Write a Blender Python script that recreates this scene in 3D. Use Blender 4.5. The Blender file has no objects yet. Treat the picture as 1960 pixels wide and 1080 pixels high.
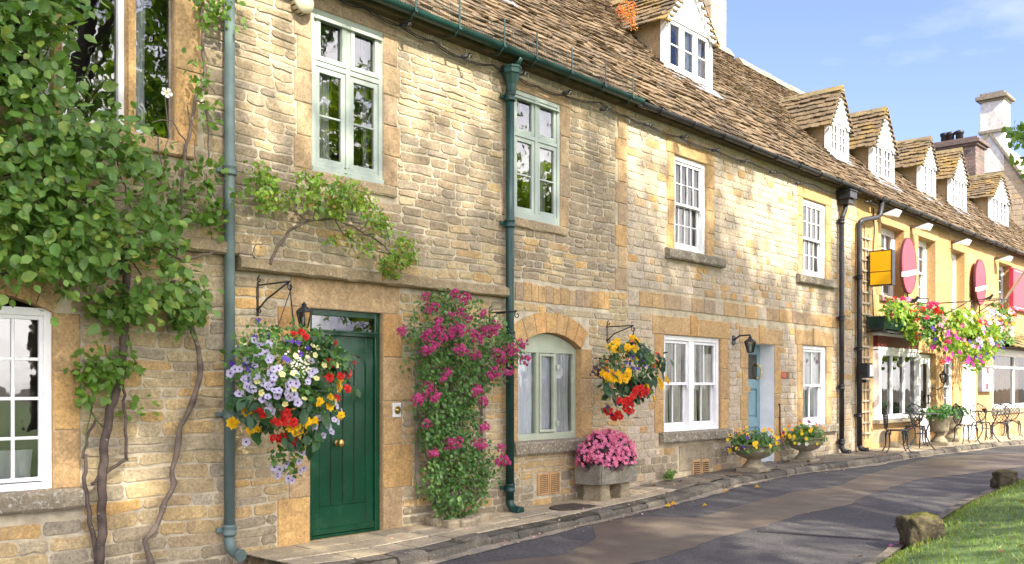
import bpy, math, random
import numpy as np
from mathutils import Vector, Matrix, noise
R=random.Random(7); NR=np.random.default_rng(11)
# ------------------------------------------------ camera, world, sun, exposure
F=1800.0; TH=math.atan(1620/1800.); CT,ST=math.cos(TH),math.sin(TH); CD=7.34; CH=1.46
scn=bpy.context.scene; COL=scn.collection
cam=bpy.data.objects.new('camera',bpy.data.cameras.new('camera')); COL.objects.link(cam)
cam.location=(0,-CD,CH); cam.rotation_euler=(math.radians(90),0,TH-math.radians(90))
cam.data.sensor_width=36; cam.data.lens=36*F/1960; cam.data.shift_y=200/1960
cam.data.clip_start=.05; cam.data.clip_end=1500; scn.camera=cam
SUN=Vector((-.26,-1,.86)).normalized()
w=bpy.data.worlds.new('World'); scn.world=w; w.use_nodes=True
nt=w.node_tree; bg=nt.nodes['Background']; sky=nt.nodes.new('ShaderNodeTexSky'); sky.sky_type='NISHITA'; sky.sun_disc=False
sky.sun_elevation=math.asin(SUN.z); sky.sun_rotation=math.atan2(SUN.x,SUN.y)
sky.air_density=1.0; sky.dust_density=2.2; sky.ozone_density=1.6
tc=nt.nodes.new('ShaderNodeTexCoord'); mp=nt.nodes.new('ShaderNodeMapping'); mp.inputs['Scale'].default_value=(1.2,2.6,7)
nz=nt.nodes.new('ShaderNodeTexNoise'); nz.inputs['Scale'].default_value=1.6; nz.inputs['Detail'].default_value=7; nz.inputs['Roughness'].default_value=.55
cr=nt.nodes.new('ShaderNodeValToRGB'); cr.color_ramp.elements[0].position=.5; cr.color_ramp.elements[0].color=(0,0,0,1)
cr.color_ramp.elements[1].position=.85; cr.color_ramp.elements[1].color=(.5,.5,.5,1)
mx=nt.nodes.new('ShaderNodeMixRGB'); mx.inputs[2].default_value=(6.5,6.6,6.9,1)
L=nt.links.new
L(tc.outputs['Generated'],mp.inputs[0]); L(mp.outputs[0],nz.inputs['Vector']); L(nz.outputs['Fac'],cr.inputs[0])
L(cr.outputs[0],mx.inputs[0]); L(sky.outputs[0],mx.inputs[1]); tn=nt.nodes.new('ShaderNodeMixRGB'); tn.blend_type='MULTIPLY'; tn.inputs[0].default_value=1; tn.inputs[2].default_value=(.385,.365,.52,1); L(mx.outputs[0],tn.inputs[1]); 
# broken cloud added to the unseen southern sky, to brighten the shaded facades
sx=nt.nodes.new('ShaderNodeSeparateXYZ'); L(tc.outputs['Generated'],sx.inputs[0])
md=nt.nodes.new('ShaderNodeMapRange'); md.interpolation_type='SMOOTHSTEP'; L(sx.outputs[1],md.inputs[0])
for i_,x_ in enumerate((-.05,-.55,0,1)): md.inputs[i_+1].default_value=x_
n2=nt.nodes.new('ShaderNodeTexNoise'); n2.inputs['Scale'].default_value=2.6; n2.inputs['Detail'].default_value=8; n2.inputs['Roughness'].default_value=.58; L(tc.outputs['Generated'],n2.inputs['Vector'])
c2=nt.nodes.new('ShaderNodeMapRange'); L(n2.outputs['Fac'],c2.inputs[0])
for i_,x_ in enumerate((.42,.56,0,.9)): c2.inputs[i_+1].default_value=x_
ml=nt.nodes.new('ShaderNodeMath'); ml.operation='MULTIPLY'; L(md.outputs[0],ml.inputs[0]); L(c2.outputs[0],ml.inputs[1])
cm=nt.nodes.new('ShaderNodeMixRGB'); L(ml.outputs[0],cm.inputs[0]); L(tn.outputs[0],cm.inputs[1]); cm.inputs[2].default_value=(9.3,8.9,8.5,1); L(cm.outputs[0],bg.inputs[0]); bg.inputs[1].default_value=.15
sl=bpy.data.lights.new('sun','SUN'); sl.energy=2.6; sl.angle=math.radians(.8); sl.color=(1,.92,.78)
so=bpy.data.objects.new('sun',sl); COL.objects.link(so); so.rotation_euler=SUN.to_track_quat('Z','Y').to_euler(); so.location=(0,-30,30)
vs=scn.view_settings; vs.view_transform='Standard'; vs.look='None'; vs.gamma=1; vs.exposure=2.3
scn.cycles.max_bounces=7; scn.cycles.transparent_max_bounces=16
# ------------------------------------------------ geometry helpers
def W(u,v,y=0.):
    a=(u-980)/F; b=(740-v)/F; d=(CT+a*ST, ST-a*CT, b); t=(y+CD)/d[1]
    return Vector((d[0]*t,y,CH+d[2]*t))
def X(u,y=0.): return W(u,740,y).x
def gz(x): return float(np.interp(x,[-20,5,8,10,12,14,17,20,23,28,60],[0,0,.02,.07,.15,.19,.2,.2,.18,.1,.1]))
def T(u,v,off=0.):
    a=(u-980)/F; b=(740-v)/F; d=(CT+a*ST, ST-a*CT, b)
    z=off
    for _ in range(30):
        t=(z-CH)/d[2]; z=.5*z+.5*(gz(d[0]*t)+off)
    return Vector((d[0]*t,-CD+d[1]*t,z))
ORG={}
def tag(o,label=None,cat=None,group=None,kind=None):
    if label: o['label']=label
    if cat: o['category']=cat
    if group: o['group']=group
    if kind: o['kind']=kind
    return o
def E(name,loc,label,cat,group=None,rz=0.):
    o=bpy.data.objects.new(name,None); COL.objects.link(o); o.location=loc; o.rotation_euler=(0,0,rz); o.empty_display_size=.1
    ORG[o.name]=Vector(loc); return tag(o,label,cat,group)
def link(name,me,parent=None,org=None):
    o=bpy.data.objects.new(name,me); COL.objects.link(o)
    if parent: o.parent=parent; ORG[o.name]=ORG[parent.name]
    else:
        ORG[o.name]=Vector(org if org is not None else (0,0,0)); o.location=ORG[o.name]
    return o
class MB:
    def __init__(s): s.v=[]; s.f=[]; s.m=[]; s.sm=[]
    def add(s,vs,fs,m=0,smooth=False):
        b=len(s.v); s.v+= [tuple(p) for p in vs]
        for f in fs: s.f.append(tuple(i+b for i in f)); s.m.append(m); s.sm.append(smooth)
    def quad(s,a,b,c,d,m=0): s.add([a,b,c,d],[(0,1,2,3)],m)
    def box(s,x0,x1,y0,y1,z0,z1,m=0,b=0.):
        if b<=0:
            s.add([(x,y,z) for x in (x0,x1) for y in (y0,y1) for z in (z0,z1)],[(0,1,3,2),(4,6,7,5),(0,4,5,1),(2,3,7,6),(0,2,6,4),(1,5,7,3)],m); return
        # chamfered towards -y (front)
        s.add([(x0,y1,z0),(x1,y1,z0),(x1,y1,z1),(x0,y1,z1),(x0,y0+b,z0),(x1,y0+b,z0),(x1,y0+b,z1),(x0,y0+b,z1),(x0+b,y0,z0+b),(x1-b,y0,z0+b),(x1-b,y0,z1-b),(x0+b,y0,z1-b)],
          [(0,4,5,1)[::-1],(1,5,6,2)[::-1],(2,6,7,3)[::-1],(3,7,4,0)[::-1],(4,8,9,5)[::-1],(5,9,10,6)[::-1],(6,10,11,7)[::-1],(7,11,8,4)[::-1],(8,9,10,11),(0,1,2,3)[::-1]],m)
    def tube(s,pts,r,n=8,m=0,cap=True,smooth=True):
        pts=[Vector(p) for p in pts]; k=len(pts); rs=r if isinstance(r,(list,tuple)) else [r]*k
        vs=[]; fs=[]; pu=None
        for i,p in enumerate(pts):
            d=(pts[min(i+1,k-1)]-pts[max(i-1,0)])
            d=d.normalized() if d.length>1e-9 else Vector((0,0,1))
            u=pu-d*pu.dot(d) if pu is not None else (Vector((0,0,1)) if abs(d.z)<.9 else Vector((1,0,0))).cross(d)
            if u.length<1e-6: u=d.orthogonal()
            u.normalize(); pu=u; w_=d.cross(u)
            for j in range(n):
                a=2*math.pi*j/n; vs.append(p+(u*math.cos(a)+w_*math.sin(a))*rs[i])
        for i in range(k-1):
            for j in range(n):
                j2=(j+1)%n; fs.append((i*n+j,i*n+j2,(i+1)*n+j2,(i+1)*n+j))
        s.add(vs,fs,m,smooth)
        if cap:
            b=len(s.v)-k*n; s.f.append(tuple(b+j for j in range(n))[::-1]); s.m.append(m); s.sm.append(False)
            s.f.append(tuple(b+(k-1)*n+j for j in range(n))); s.m.append(m); s.sm.append(False)
    def lathe(s,prof,c,n=24,m=0,sx=1.,sy=1.,smooth=True,seg=None):
        c=Vector(c); vs=[]; fs=[]
        for r,z in prof:
            for j in range(n):
                a=2*math.pi*j/n; vs.append(c+Vector((r*math.cos(a)*sx,r*math.sin(a)*sy,z)))
        for i in range(len(prof)-1):
            for j in range(n): j2=(j+1)%n; fs.append((i*n+j,i*n+j2,(i+1)*n+j2,(i+1)*n+j))
        s.add(vs,fs,m,smooth)
        b=len(s.v)-len(prof)*n
        s.f.append(tuple(b+j for j in range(n))[::-1]); s.m.append(m); s.sm.append(False)
        s.f.append(tuple(b+(len(prof)-1)*n+j for j in range(n))); s.m.append(m); s.sm.append(False)
    def prism(s,poly,y0,y1,m=0):
        n=len(poly); vs=[(x,y0,z) for x,z in poly]+[(x,y1,z) for x,z in poly]
        s.add(vs,[tuple(range(n)),tuple(range(n,2*n))[::-1]]+[(i,i+n,(i+1)%n+n,(i+1)%n) for i in range(n)],m)
    def ball(s,c,r,m=0,n=8,sc=(1,1,1)):
        s.lathe([(max(1e-4,r*math.sin(math.pi*i/n))*1,-r*math.cos(math.pi*i/n)*sc[2]) for i in range(n+1)],c,2*n if n<8 else n+4,m,sc[0],sc[1])
    def build(s,name,mats,parent=None,org=None):
        o_=ORG[parent.name] if parent else Vector(org if org is not None else (0,0,0))
        me=bpy.data.meshes.new(name); me.from_pydata([(x-o_.x,y-o_.y,z-o_.z) for x,y,z in s.v],[],s.f)
        mats=mats if isinstance(mats,(list,tuple)) else [mats]
        for q in mats: me.materials.append(q)
        me.polygons.foreach_set('material_index',s.m); me.polygons.foreach_set('use_smooth',s.sm); me.update()
        return link(name,me,parent,o_)
def inst(name,tv,tf,tm,pos,rot,scl,mats,parent=None,org=None,smooth=False):
    """n copies of a little template as one mesh"""
    tv=np.asarray(tv,float); n=len(pos); k=len(tv); o_=np.array(ORG[parent.name] if parent else (org if org is not None else (0,0,0)))
    scl=np.asarray(scl,float); scl=scl[:,None,None]*np.ones((1,1,3)) if scl.ndim==1 else scl[:,None,:]
    V=np.einsum('nij,nkj->nki',rot,tv[None]*scl)+np.asarray(pos)[:,None,:]-o_
    fl=np.concatenate([np.array(f) for f in tf]); ln=np.array([len(f) for f in tf])
    loops=(fl[None]+np.arange(n)[:,None]*k).ravel(); tot=np.tile(ln,n); st=np.concatenate([[0],np.cumsum(tot)[:-1]])
    me=bpy.data.meshes.new(name); me.vertices.add(n*k); me.vertices.foreach_set('co',V.ravel().astype(np.float32))
    me.loops.add(len(loops)); me.loops.foreach_set('vertex_index',loops.astype(np.int32))
    me.polygons.add(len(tot)); me.polygons.foreach_set('loop_start',st.astype(np.int32))
    for q in mats: me.materials.append(q)
    me.polygons.foreach_set('material_index',np.tile(np.array(tm),n).astype(np.int32))
    me.polygons.foreach_set('use_smooth',np.full(len(tot),smooth)); me.update(calc_edges=True); me.validate()
    return link(name,me,parent,o_)
def frames(nrm,tip):
    z=nrm/np.linalg.norm(nrm,axis=1,keepdims=True); y=tip-z*(tip*z).sum(1,keepdims=True); y/=np.linalg.norm(y,axis=1,keepdims=True)+1e-9
    return np.stack([np.cross(y,z),y,z],axis=2)
# ------------------------------------------------ materials
def nodes(name):
    m=bpy.data.materials.new(name); m.use_nodes=True; t=m.node_tree; b=t.nodes['Principled BSDF']; return m,t,b
def ramp(t,cols,src,const=False):
    r=t.nodes.new('ShaderNodeValToRGB'); e=r.color_ramp.elements
    if const: r.color_ramp.interpolation='CONSTANT'
    n=len(cols)
    for i,c in enumerate(cols):
        p=(i/n if const else i/max(1,n-1))
        if i<2: e[i].position=p; e[i].color=(*c,1)
        else: q=e.new(p); q.color=(*c,1)
    t.links.new(src,r.inputs[0]); return r.outputs[0]
def tnoise(t,scale,detail=5,rough=.6,vec=None,dist=0.):
    n=t.nodes.new('ShaderNodeTexNoise'); n.inputs['Scale'].default_value=scale; n.inputs['Detail'].default_value=detail
    n.inputs['Roughness'].default_value=rough; n.inputs['Distortion'].default_value=dist
    if vec is None:
        g=t.nodes.new('ShaderNodeNewGeometry'); vec=g.outputs['Position']
    t.links.new(vec,n.inputs['Vector']); return n.outputs['Fac']
def mixc(t,a,b,fac,mode='MIX'):
    m=t.nodes.new('ShaderNodeMixRGB'); m.blend_type=mode
    for s,i in ((fac,0),(a,1),(b,2)):
        if isinstance(s,(int,float)): m.inputs[i].default_value=s
        elif isinstance(s,tuple): m.inputs[i].default_value=(*s,1)
        else: t.links.new(s,m.inputs[i])
    return m.outputs[0]
def rng(t,src,a,b,c=0.,d=1.):
    m=t.nodes.new('ShaderNodeMapRange'); t.links.new(src,m.inputs[0])
    for i,x in enumerate((a,b,c,d)): m.inputs[i+1].default_value=x
    return m.outputs[0]
def bump(t,b,src,st,dist=.01):
    n=t.nodes.new('ShaderNodeBump'); n.inputs['Strength'].default_value=st; n.inputs['Distance'].default_value=dist
    t.links.new(src,n.inputs['Height']); t.links.new(n.outputs[0],b.inputs['Normal'])
def island(t): return t.nodes.new('ShaderNodeNewGeometry').outputs['Random Per Island']
def M(name,col,rough=.6,var=.12,scale=6.,bst=0.,bsc=60.,metal=0.,spec=.4,dirt=None,dsc=3.,dth=(.5,.7)):
    m,t,b=nodes(name); n=tnoise(t,scale)
    c=mixc(t,tuple(x*(1-var*1.6) for x in col),tuple(min(1,x*(1+var)) for x in col),rng(t,n,.3,.7))
    if dirt:
        c=mixc(t,c,dirt,rng(t,tnoise(t,dsc,8,.7),*dth))
    t.links.new(c,b.inputs['Base Color']); b.inputs['Roughness'].default_value=rough; b.inputs['Metallic'].default_value=metal
    b.inputs['Specular IOR Level'].default_value=spec
    if bst: bump(t,b,tnoise(t,bsc,6,.65),bst)
    return m
def STONE(name,cols,var=.3,bst=.6,rough=.92,blot=None,lich=None,streak=None,lth=(.63,.72)):
    m,t,b=nodes(name); c=ramp(t,cols,island(t))
    n=tnoise(t,9,6,.65); c=mixc(t,c,mixc(t,(1-var,1-var,1-var),(1+var*.5,1+var*.48,1+var*.42),rng(t,n,.28,.72)),1.,'MULTIPLY')
    n2=tnoise(t,45,5,.7); c=mixc(t,c,mixc(t,(.5,.48,.44),(1.2,1.18,1.16),rng(t,n2,.3,.65)),.85,'MULTIPLY')
    if blot: c=mixc(t,c,blot,rng(t,tnoise(t,1.3,7,.62),.5,.72,0,.6))
    if streak:
        mpn=t.nodes.new('ShaderNodeMapping'); mpn.inputs['Scale'].default_value=(3.2,3.2,.5)
        g=t.nodes.new('ShaderNodeNewGeometry'); t.links.new(g.outputs['Position'],mpn.inputs[0])
        c=mixc(t,c,streak,rng(t,tnoise(t,1.,7,.65,mpn.outputs[0]),.55,.78,0,.55))
    if lich: c=mixc(t,c,lich,rng(t,tnoise(t,26,4,.7),lth[0],lth[1],0,.75))
    t.links.new(c,b.inputs['Base Color']); b.inputs['Roughness'].default_value=rough; b.inputs['Specular IOR Level'].default_value=.2
    bump(t,b,tnoise(t,38,8,.72),bst,.02); return m
def LEAF(name,cols,spots=None,trans=.35,rough=.42,var=.25):
    m,t,b=nodes(name); c=ramp(t,cols,island(t))
    c=mixc(t,c,mixc(t,(1-var,1-var,1-var),(1+var,1+var,1+var*.8),rng(t,tnoise(t,14),.3,.7)),1.,'MULTIPLY')
    if spots: c=mixc(t,c,spots,rng(t,tnoise(t,42,2,.5),.70,.72,0,.9))
    t.links.new(c,b.inputs['Base Color']); b.inputs['Roughness'].default_value=rough; b.inputs['Specular IOR Level'].default_value=.35
    tr=t.nodes.new('ShaderNodeBsdfTranslucent'); t.links.new(mixc(t,c,(1.3,1.35,.5),1.,'MULTIPLY'),tr.inputs[0])
    mxs=t.nodes.new('ShaderNodeMixShader'); mxs.inputs[0].default_value=trans
    t.links.new(b.outputs[0],mxs.inputs[1]); t.links.new(tr.outputs[0],mxs.inputs[2])
    t.links.new(mxs.outputs[0],t.nodes['Material Output'].inputs[0]); return m
def GLASS(name,tint=(.93,.96,.95),ior=1.75,wav=.06):
    m,t,b=nodes(name); t.nodes.remove(b)
    tr=t.nodes.new('ShaderNodeBsdfTransparent'); tr.inputs[0].default_value=(*tint,1); gl=t.nodes.new('ShaderNodeBsdfGlossy'); gl.inputs['Roughness'].default_value=.015
    fr=t.nodes.new('ShaderNodeFresnel'); fr.inputs[0].default_value=ior; mx_=t.nodes.new('ShaderNodeMixShader')
    bn=t.nodes.new('ShaderNodeBump'); bn.inputs['Strength'].default_value=wav; bn.inputs['Distance'].default_value=.02
    t.links.new(tnoise(t,5,2,.4),bn.inputs['Height']); t.links.new(bn.outputs[0],gl.inputs['Normal'])
    t.links.new(fr.outputs[0],mx_.inputs[0]); t.links.new(tr.outputs[0],mx_.inputs[1]); t.links.new(gl.outputs[0],mx_.inputs[2])
    t.links.new(mx_.outputs[0],t.nodes['Material Output'].inputs[0]); return m
m_mortar=M('mortar',(.52,.45,.325),.95,.22,7,.7,60,dirt=(.30,.26,.19),dth=(.5,.75))
m_mortar3=M('mortar_cream',(.47,.40,.27),.95,.2,7,.6,60,dirt=(.3,.25,.17))
m_up=STONE('rubble_upper',[(0.301,0.239,0.162),(0.409,0.325,0.214),(0.349,0.288,0.207),(0.457,0.369,0.245),(0.313,0.271,0.214),(0.494,0.380,0.226),(0.397,0.332,0.245)],blot=(.24,.205,.15),lich=(.44,.40,.32))
m_lo=STONE('rubble_lower',[(0.562,0.367,0.147),(0.454,0.359,0.209),(0.502,0.411,0.245),(0.598,0.384,0.154),(0.359,0.317,0.239),(0.502,0.416,0.264),(0.562,0.416,0.209),(0.418,0.384,0.301)],lich=(.5,.45,.36),blot=(.38,.31,.21))
m_dress=STONE('dressed_honey',[(0.504,0.300,0.124),(0.525,0.357,0.178),(0.454,0.310,0.162),(0.555,0.357,0.152),(0.454,0.341,0.216)],bst=.35,lich=(.3,.22,.13),lth=(.68,.74),streak=(.36,.26,.14))
m_dressg=STONE('dressed_tan',[(0.407,0.297,0.184),(0.462,0.329,0.190),(0.363,0.276,0.196),(0.484,0.360,0.207)],bst=.35,lich=(.3,.25,.18),streak=(.3,.25,.18))
m_pale=STONE('squared_pale',[(0.500,0.426,0.329),(0.460,0.392,0.307),(0.520,0.431,0.318),(0.430,0.363,0.276),(0.540,0.461,0.371),(0.500,0.372,0.223),(0.470,0.421,0.360)],var=.2,bst=.35,blot=(.42,.36,.24),lich=(.58,.53,.42),streak=(.34,.29,.20))
m_yel=STONE('yellow_ashlar',[(0.495,0.302,0.130),(0.531,0.330,0.146),(0.468,0.298,0.140),(0.540,0.352,0.172)],var=.18,bst=.25,streak=(.44,.31,.14))
m_sill=STONE('weathered_sill',[(.24,.21,.16),(.29,.25,.18)],lich=(.52,.50,.44),lth=(.55,.65),blot=(.13,.115,.085))
m_plinth=STONE('plinth_render',[(.36,.30,.21),(.33,.28,.2)],lich=(.2,.18,.13),blot=(.22,.19,.13))
m_slate=STONE('stone_slate',[(0.127,0.095,0.063),(0.180,0.129,0.077),(0.221,0.158,0.095),(0.148,0.112,0.077),(0.254,0.187,0.117),(0.107,0.083,0.063),(0.197,0.137,0.077)],var=.4,bst=.6,blot=(.13,.105,.075),lich=(.40,.36,.28),lth=(.66,.72))
m_slate2=STONE('dormer_slate',[(0.139,0.111,0.075),(0.197,0.148,0.088),(0.164,0.127,0.084),(0.230,0.176,0.110)],var=.4,blot=(.42,.26,.04),lich=(.4,.37,.28))
m_under=M('roof_underlay',(.06,.05,.04),.95)
m_soffit=M('eave_timber',(.11,.08,.045),.9,.3,5,.5)
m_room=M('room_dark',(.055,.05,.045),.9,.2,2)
m_white=M('white_paint',(.80,.80,.79),.45,.05,5,.08,30,dirt=(.55,.53,.48),dsc=9,dth=(.62,.85))
m_white2=M('white_paint_dormer',(.83,.83,.84),.5,.04,5)
m_sage=M('sage_blue_paint',(.37,.42,.365),.45,.07,5,.06,30)
m_sageg=M('sage_green_paint',(.40,.44,.33),.5,.08,5,.06,30)
m_green=M('green_gloss_paint',(.002,.05,.022),.18,.14,3,.06,25,spec=.6,dirt=(.02,.07,.045),dsc=6,dth=(.55,.8))
m_bluedoor=M('blue_door_paint',(.19,.32,.36),.4,.06,5)
m_brass=M('brass',(.6,.42,.15),.28,.08,20,metal=1)
m_glass=GLASS('window_glass'); m_glassf=GLASS('window_glass_strong',ior=2.5)
m_net=LEAF('net_curtain',[(.85,.86,.93),(.88,.89,.95)],trans=.03,rough=.9,var=.06)
m_cream=LEAF('cream_curtain',[(.74,.71,.62),(.78,.75,.67)],trans=.08,rough=.9,var=.08)
m_rust=LEAF('rust_curtain',[(.42,.13,.045),(.36,.1,.04)],trans=.2,rough=.9,var=.1)
m_pgreen=M('dark_green_iron',(.008,.045,.037),.38,.25,4,.15,30,spec=.5,dirt=(.03,.06,.045),dsc=7,dth=(.58,.75))
m_psage=M('sage_iron',(.115,.165,.155),.5,.12,3,.1,40,dirt=(.085,.125,.12),dsc=2.5,dth=(.5,.66))
m_black=M('black_iron',(.022,.022,.024),.45,.3,8,.15,40)
m_rustp=M('rusty_iron',(.14,.06,.03),.75,.4,9,.4,40,dirt=(.03,.028,.028),dth=(.4,.6))
m_lead=M('lead_sheet',(.22,.22,.24),.5,.2,4,.1)
m_terra=M('terracotta_vent',(.48,.29,.13),.85,.15,8)
m_hole=M('vent_hole',(.05,.035,.02),.9)
m_bulb=GLASS('bulb_glass',(.95,.95,.92),1.9,0)
m_plaster=STONE('dormer_cheek_render',[(.40,.30,.175),(.43,.32,.19)],var=.25,bst=.3,blot=(.26,.19,.11))
m_wood=M('grey_timber',(.25,.21,.16),.85,.3,7,.4)
# ------------------------------------------------ ground, road, pavement, kerb, verge
m_earth=M('earth',(.12,.1,.07),.95,.3,2)
m,t,b=nodes('asphalt'); m_asph=m
c=mixc(t,(.046,.042,.040),(.075,.069,.064),rng(t,tnoise(t,.8,6,.6),.3,.7)); c=mixc(t,c,mixc(t,(.35,.35,.35),(2.1,2.1,2.15),rng(t,tnoise(t,62,5,.9),.40,.62)),1.,'MULTIPLY')
c=mixc(t,c,mixc(t,(.72,.72,.72),(1.3,1.3,1.3),rng(t,tnoise(t,21,5,.8),.36,.64)),1.,'MULTIPLY'); c=mixc(t,c,(.15,.13,.10),rng(t,tnoise(t,1.7,7,.7),.58,.75,0,.5))
t.links.new(c,b.inputs['Base Color']); b.inputs['Roughness'].default_value=.8; bump(t,b,tnoise(t,140,3,.8),.9,.01)
m,t,b=nodes('wet_silt'); m_silt=m
c=mixc(t,(.088,.070,.053),(.14,.115,.088),rng(t,tnoise(t,1.1,6,.6),.3,.7)); c=mixc(t,c,mixc(t,(.62,.62,.62),(1.35,1.35,1.35),rng(t,tnoise(t,62,5,.9),.38,.64)),.9,'MULTIPLY')
t.links.new(c,b.inputs['Base Color']); t.links.new(rng(t,tnoise(t,.9,4,.6),.35,.65,.38,.62),b.inputs['Roughness']); bump(t,b,tnoise(t,120,3,.7),.25,.008)
m_flag=STONE('york_flags',[(0.425,0.362,0.252),(0.500,0.425,0.288),(0.375,0.325,0.240),(0.537,0.450,0.312),(0.463,0.375,0.264)],bst=.35,lich=(.22,.2,.16),blot=(.25,.22,.15),rough=.8)
m_kerb=STONE('kerb_stone',[(.15,.135,.11),(.20,.18,.14),(.12,.11,.095),(.25,.22,.17)],bst=.8,lich=(.36,.33,.28),blot=(.07,.065,.055))
m_tarpave=M('old_tarmac_pavement',(.135,.115,.088),.75,.25,2.,.5,60,dirt=(.24,.2,.145),dsc=2.4,dth=(.5,.68))
m_buff=STONE('buff_paving',[(.44,.36,.25),(.40,.33,.23),(.47,.38,.27)],bst=.3,blot=(.33,.27,.19))
KP=[T(300,1098),T(500,1078),T(719,1075),T(818,1051),T(1002,1011),T(1093,993),T(1259,956),T(1380,924),T(1450,907),T(1600,890)]
kx=[-30,3.6,5.0]+[p.x for p in KP[3:9]]+[16,19.5,23,26,29,34,60]
ky=[-.62,-.62,-1.45]+[p.y for p in KP[3:9]]+[-1.02,-1.1,-1.2,-1.3,-1.75,-2.6,-7]
def yk(x): return float(np.interp(x,kx,np.minimum(ky,-.62)))
ykx=np.linspace(-30,60,361); yks=np.array([yk(x) for x in ykx]); yks=np.convolve(np.pad(yks,4,mode='edge'),np.ones(9)/9,'valid')
def yk(x): return float(np.interp(x,ykx,yks))
VE=[T(*p,-.1) for p in ((1640,1110),(1689,1080),(1728,1051),(1817,984),(1903,946),(1958,922))]
ex=[-30,0]+[p.x for p in VE]+[28,60]; ey=[-4.9,-4.9]+[p.y for p in VE]+[-5.2,-12]
exx=np.linspace(-30,60,361); exs=np.convolve(np.pad(np.interp(exx,ex,ey),5,mode='edge'),np.ones(11)/11,'valid')
def ye_(x): return float(np.interp(x,exx,exs))
def strip(name,mat,xs,ya,yb,off,ny=8,parent=None):
    q=MB(); vs=[]
    for x in xs:
        a,b_=ya(x),yb(x)
        for j in range(ny+1): y=a+(b_-a)*j/ny; vs.append((x,y,gz(x)+off(x,y)))
    q.add(vs,[(i*(ny+1)+j,i*(ny+1)+j+1,(i+1)*(ny+1)+j+1,(i+1)*(ny+1)+j) for i in range(len(xs)-1) for j in range(ny)],0,True)
    return tag(q.build(name,mat),kind='structure')
g=MB(); g.quad((-400,-400,-.45),(600,-400,-.45),(600,400,-.45),(-400,400,-.45)); tag(g.build('ground',m_earth),kind='structure')
XS=list(np.linspace(-14,60,200))
strip('road',m_asph,XS,lambda x:yk(x)+.05,lambda x:ye_(x)-.25,lambda x,y:-.105+.012*math.sin(1.3*x+.7*y)*math.sin(y*1.1),10)
def vh(x,y):
    d=max(0,ye_(x)-y); return -.10+min(.5,.16*d)+.10*min(1,d/.25)*(1 if d>0 else 0)+.04*noise.noise(Vector((x*.7,y*.7,0)))*min(1,d)
m_turf=M('turf',(.11,.18,.045),.9,.3,5,.5,80,dirt=(.2,.2,.06),dsc=4,dth=(.58,.75))
strip('grass_verge',m_turf,XS,lambda x:ye_(x),lambda x:-40.,lambda x,y:vh(x,y),90)
q=MB()
for i in range(len(exx)-1):
    x=exx[i]
    if -2<x<30:
        for k in range(1):
            x1=x+.235; q.add([(x,ye_(x)+.09,gz(x)-.2),(x1,ye_(x1)+.09,gz(x1)-.2),(x,ye_(x)+.08,gz(x)-.06+R.uniform(-.01,.01)),(x1,ye_(x1)+.08,gz(x1)-.06+R.uniform(-.01,.01)),(x,ye_(x)-.03,gz(x)-.05),(x1,ye_(x1)-.03,gz(x1)-.05),(x,ye_(x)-.04,gz(x)-.3),(x1,ye_(x1)-.04,gz(x1)-.3)],[(0,1,3,2),(2,3,5,4),(0,2,4,6),(1,7,5,3)])
tag(q.build('verge_edging',m_kerb),kind='structure')
# silt track on the road
up=[(700,1110),(900,1080),(1085,1058),(1140,1030),(1135,1004),(1200,992),(1260,990),(1338,993),(1417,967),(1510,942),(1603,930),(1650,912),(1706,896),(1765,880),(1850,872),(1960,866),(2060,858)]
dn=[(1010,1110),(1090,1095),(1260,1069),(1367,1031),(1453,1010),(1531,985),(1625,966),(1653,950),(1700,934),(1760,918),(1867,905),(1960,893),(2060,880)]
def dens(pl,n):
    P_=[T(*p,-.1) for p in pl]; d=np.concatenate([[0],np.cumsum([(P_[i+1]-P_[i]).length for i in range(len(P_)-1)])]); s_=np.linspace(0,d[-1],n)
    return [(float(np.interp(q_,d,[p.x for p in P_])),float(np.interp(q_,d,[p.y for p in P_]))) for q_ in s_]
A=dens(up,140); B=dens(dn,140); q=MB(); vs=[]
for i in range(140):
    ja=.05*noise.noise(Vector((i*.35,0,3)))+.03*noise.noise(Vector((i*1.1,0,5))); jb=.05*noise.noise(Vector((i*.35,9,3)))+.03*noise.noise(Vector((i*1.1,9,5)))
    for k in range(5):
        f=k/4; x=A[i][0]*(1-f)+B[i][0]*f; y=(A[i][1]+ja)*(1-f)+(B[i][1]+jb)*f
        vs.append((x,y,gz(x)-.102+.012*math.sin(1.3*x+.7*y)*math.sin(y*1.1)))
q.add(vs,[(i*5+k,i*5+k+1,(i+1)*5+k+1,(i+1)*5+k) for i in range(139) for k in range(4)],0,True)
tag(q.build('silt_track',m_silt),kind='structure')
def patch(name,mat,poly,off):
    P_=[T(*p,-.1) for p in poly]; q=MB(); xs_=[p.x for p in P_]; n=26; vs=[]
    up_,dn_=P_[:len(P_)//2],P_[len(P_)//2:][::-1]
    for i in range(n+1):
        f=i/n; k=f*(len(up_)-1); j=min(int(k),len(up_)-2); a=up_[j].lerp(up_[j+1],k-j); b_=dn_[j].lerp(dn_[j+1],k-j)
        for g_ in range(4):
            c=a.lerp(b_,g_/3); y=c.y+(.02*noise.noise(Vector((i*.8,g_*3,7))) if g_ in (0,3) else 0); vs.append((c.x,y,gz(c.x)+off+.012*math.sin(1.3*c.x+.7*y)*math.sin(y*1.1)))
    q.add(vs,[(i*4+k,i*4+k+1,(i+1)*4+k+1,(i+1)*4+k) for i in range(n) for k in range(3)],0,True); return tag(q.build(name,mat),kind='structure')
m_crack=M('road_crack',(.018,.017,.017),.9)
patch('road_crack',m_crack,[(1450,1017),(1520,1021),(1600,1027),(1690,1033),(1690,1034.2),(1600,1028.2),(1520,1022.2),(1450,1018)],-.0965)
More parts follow.
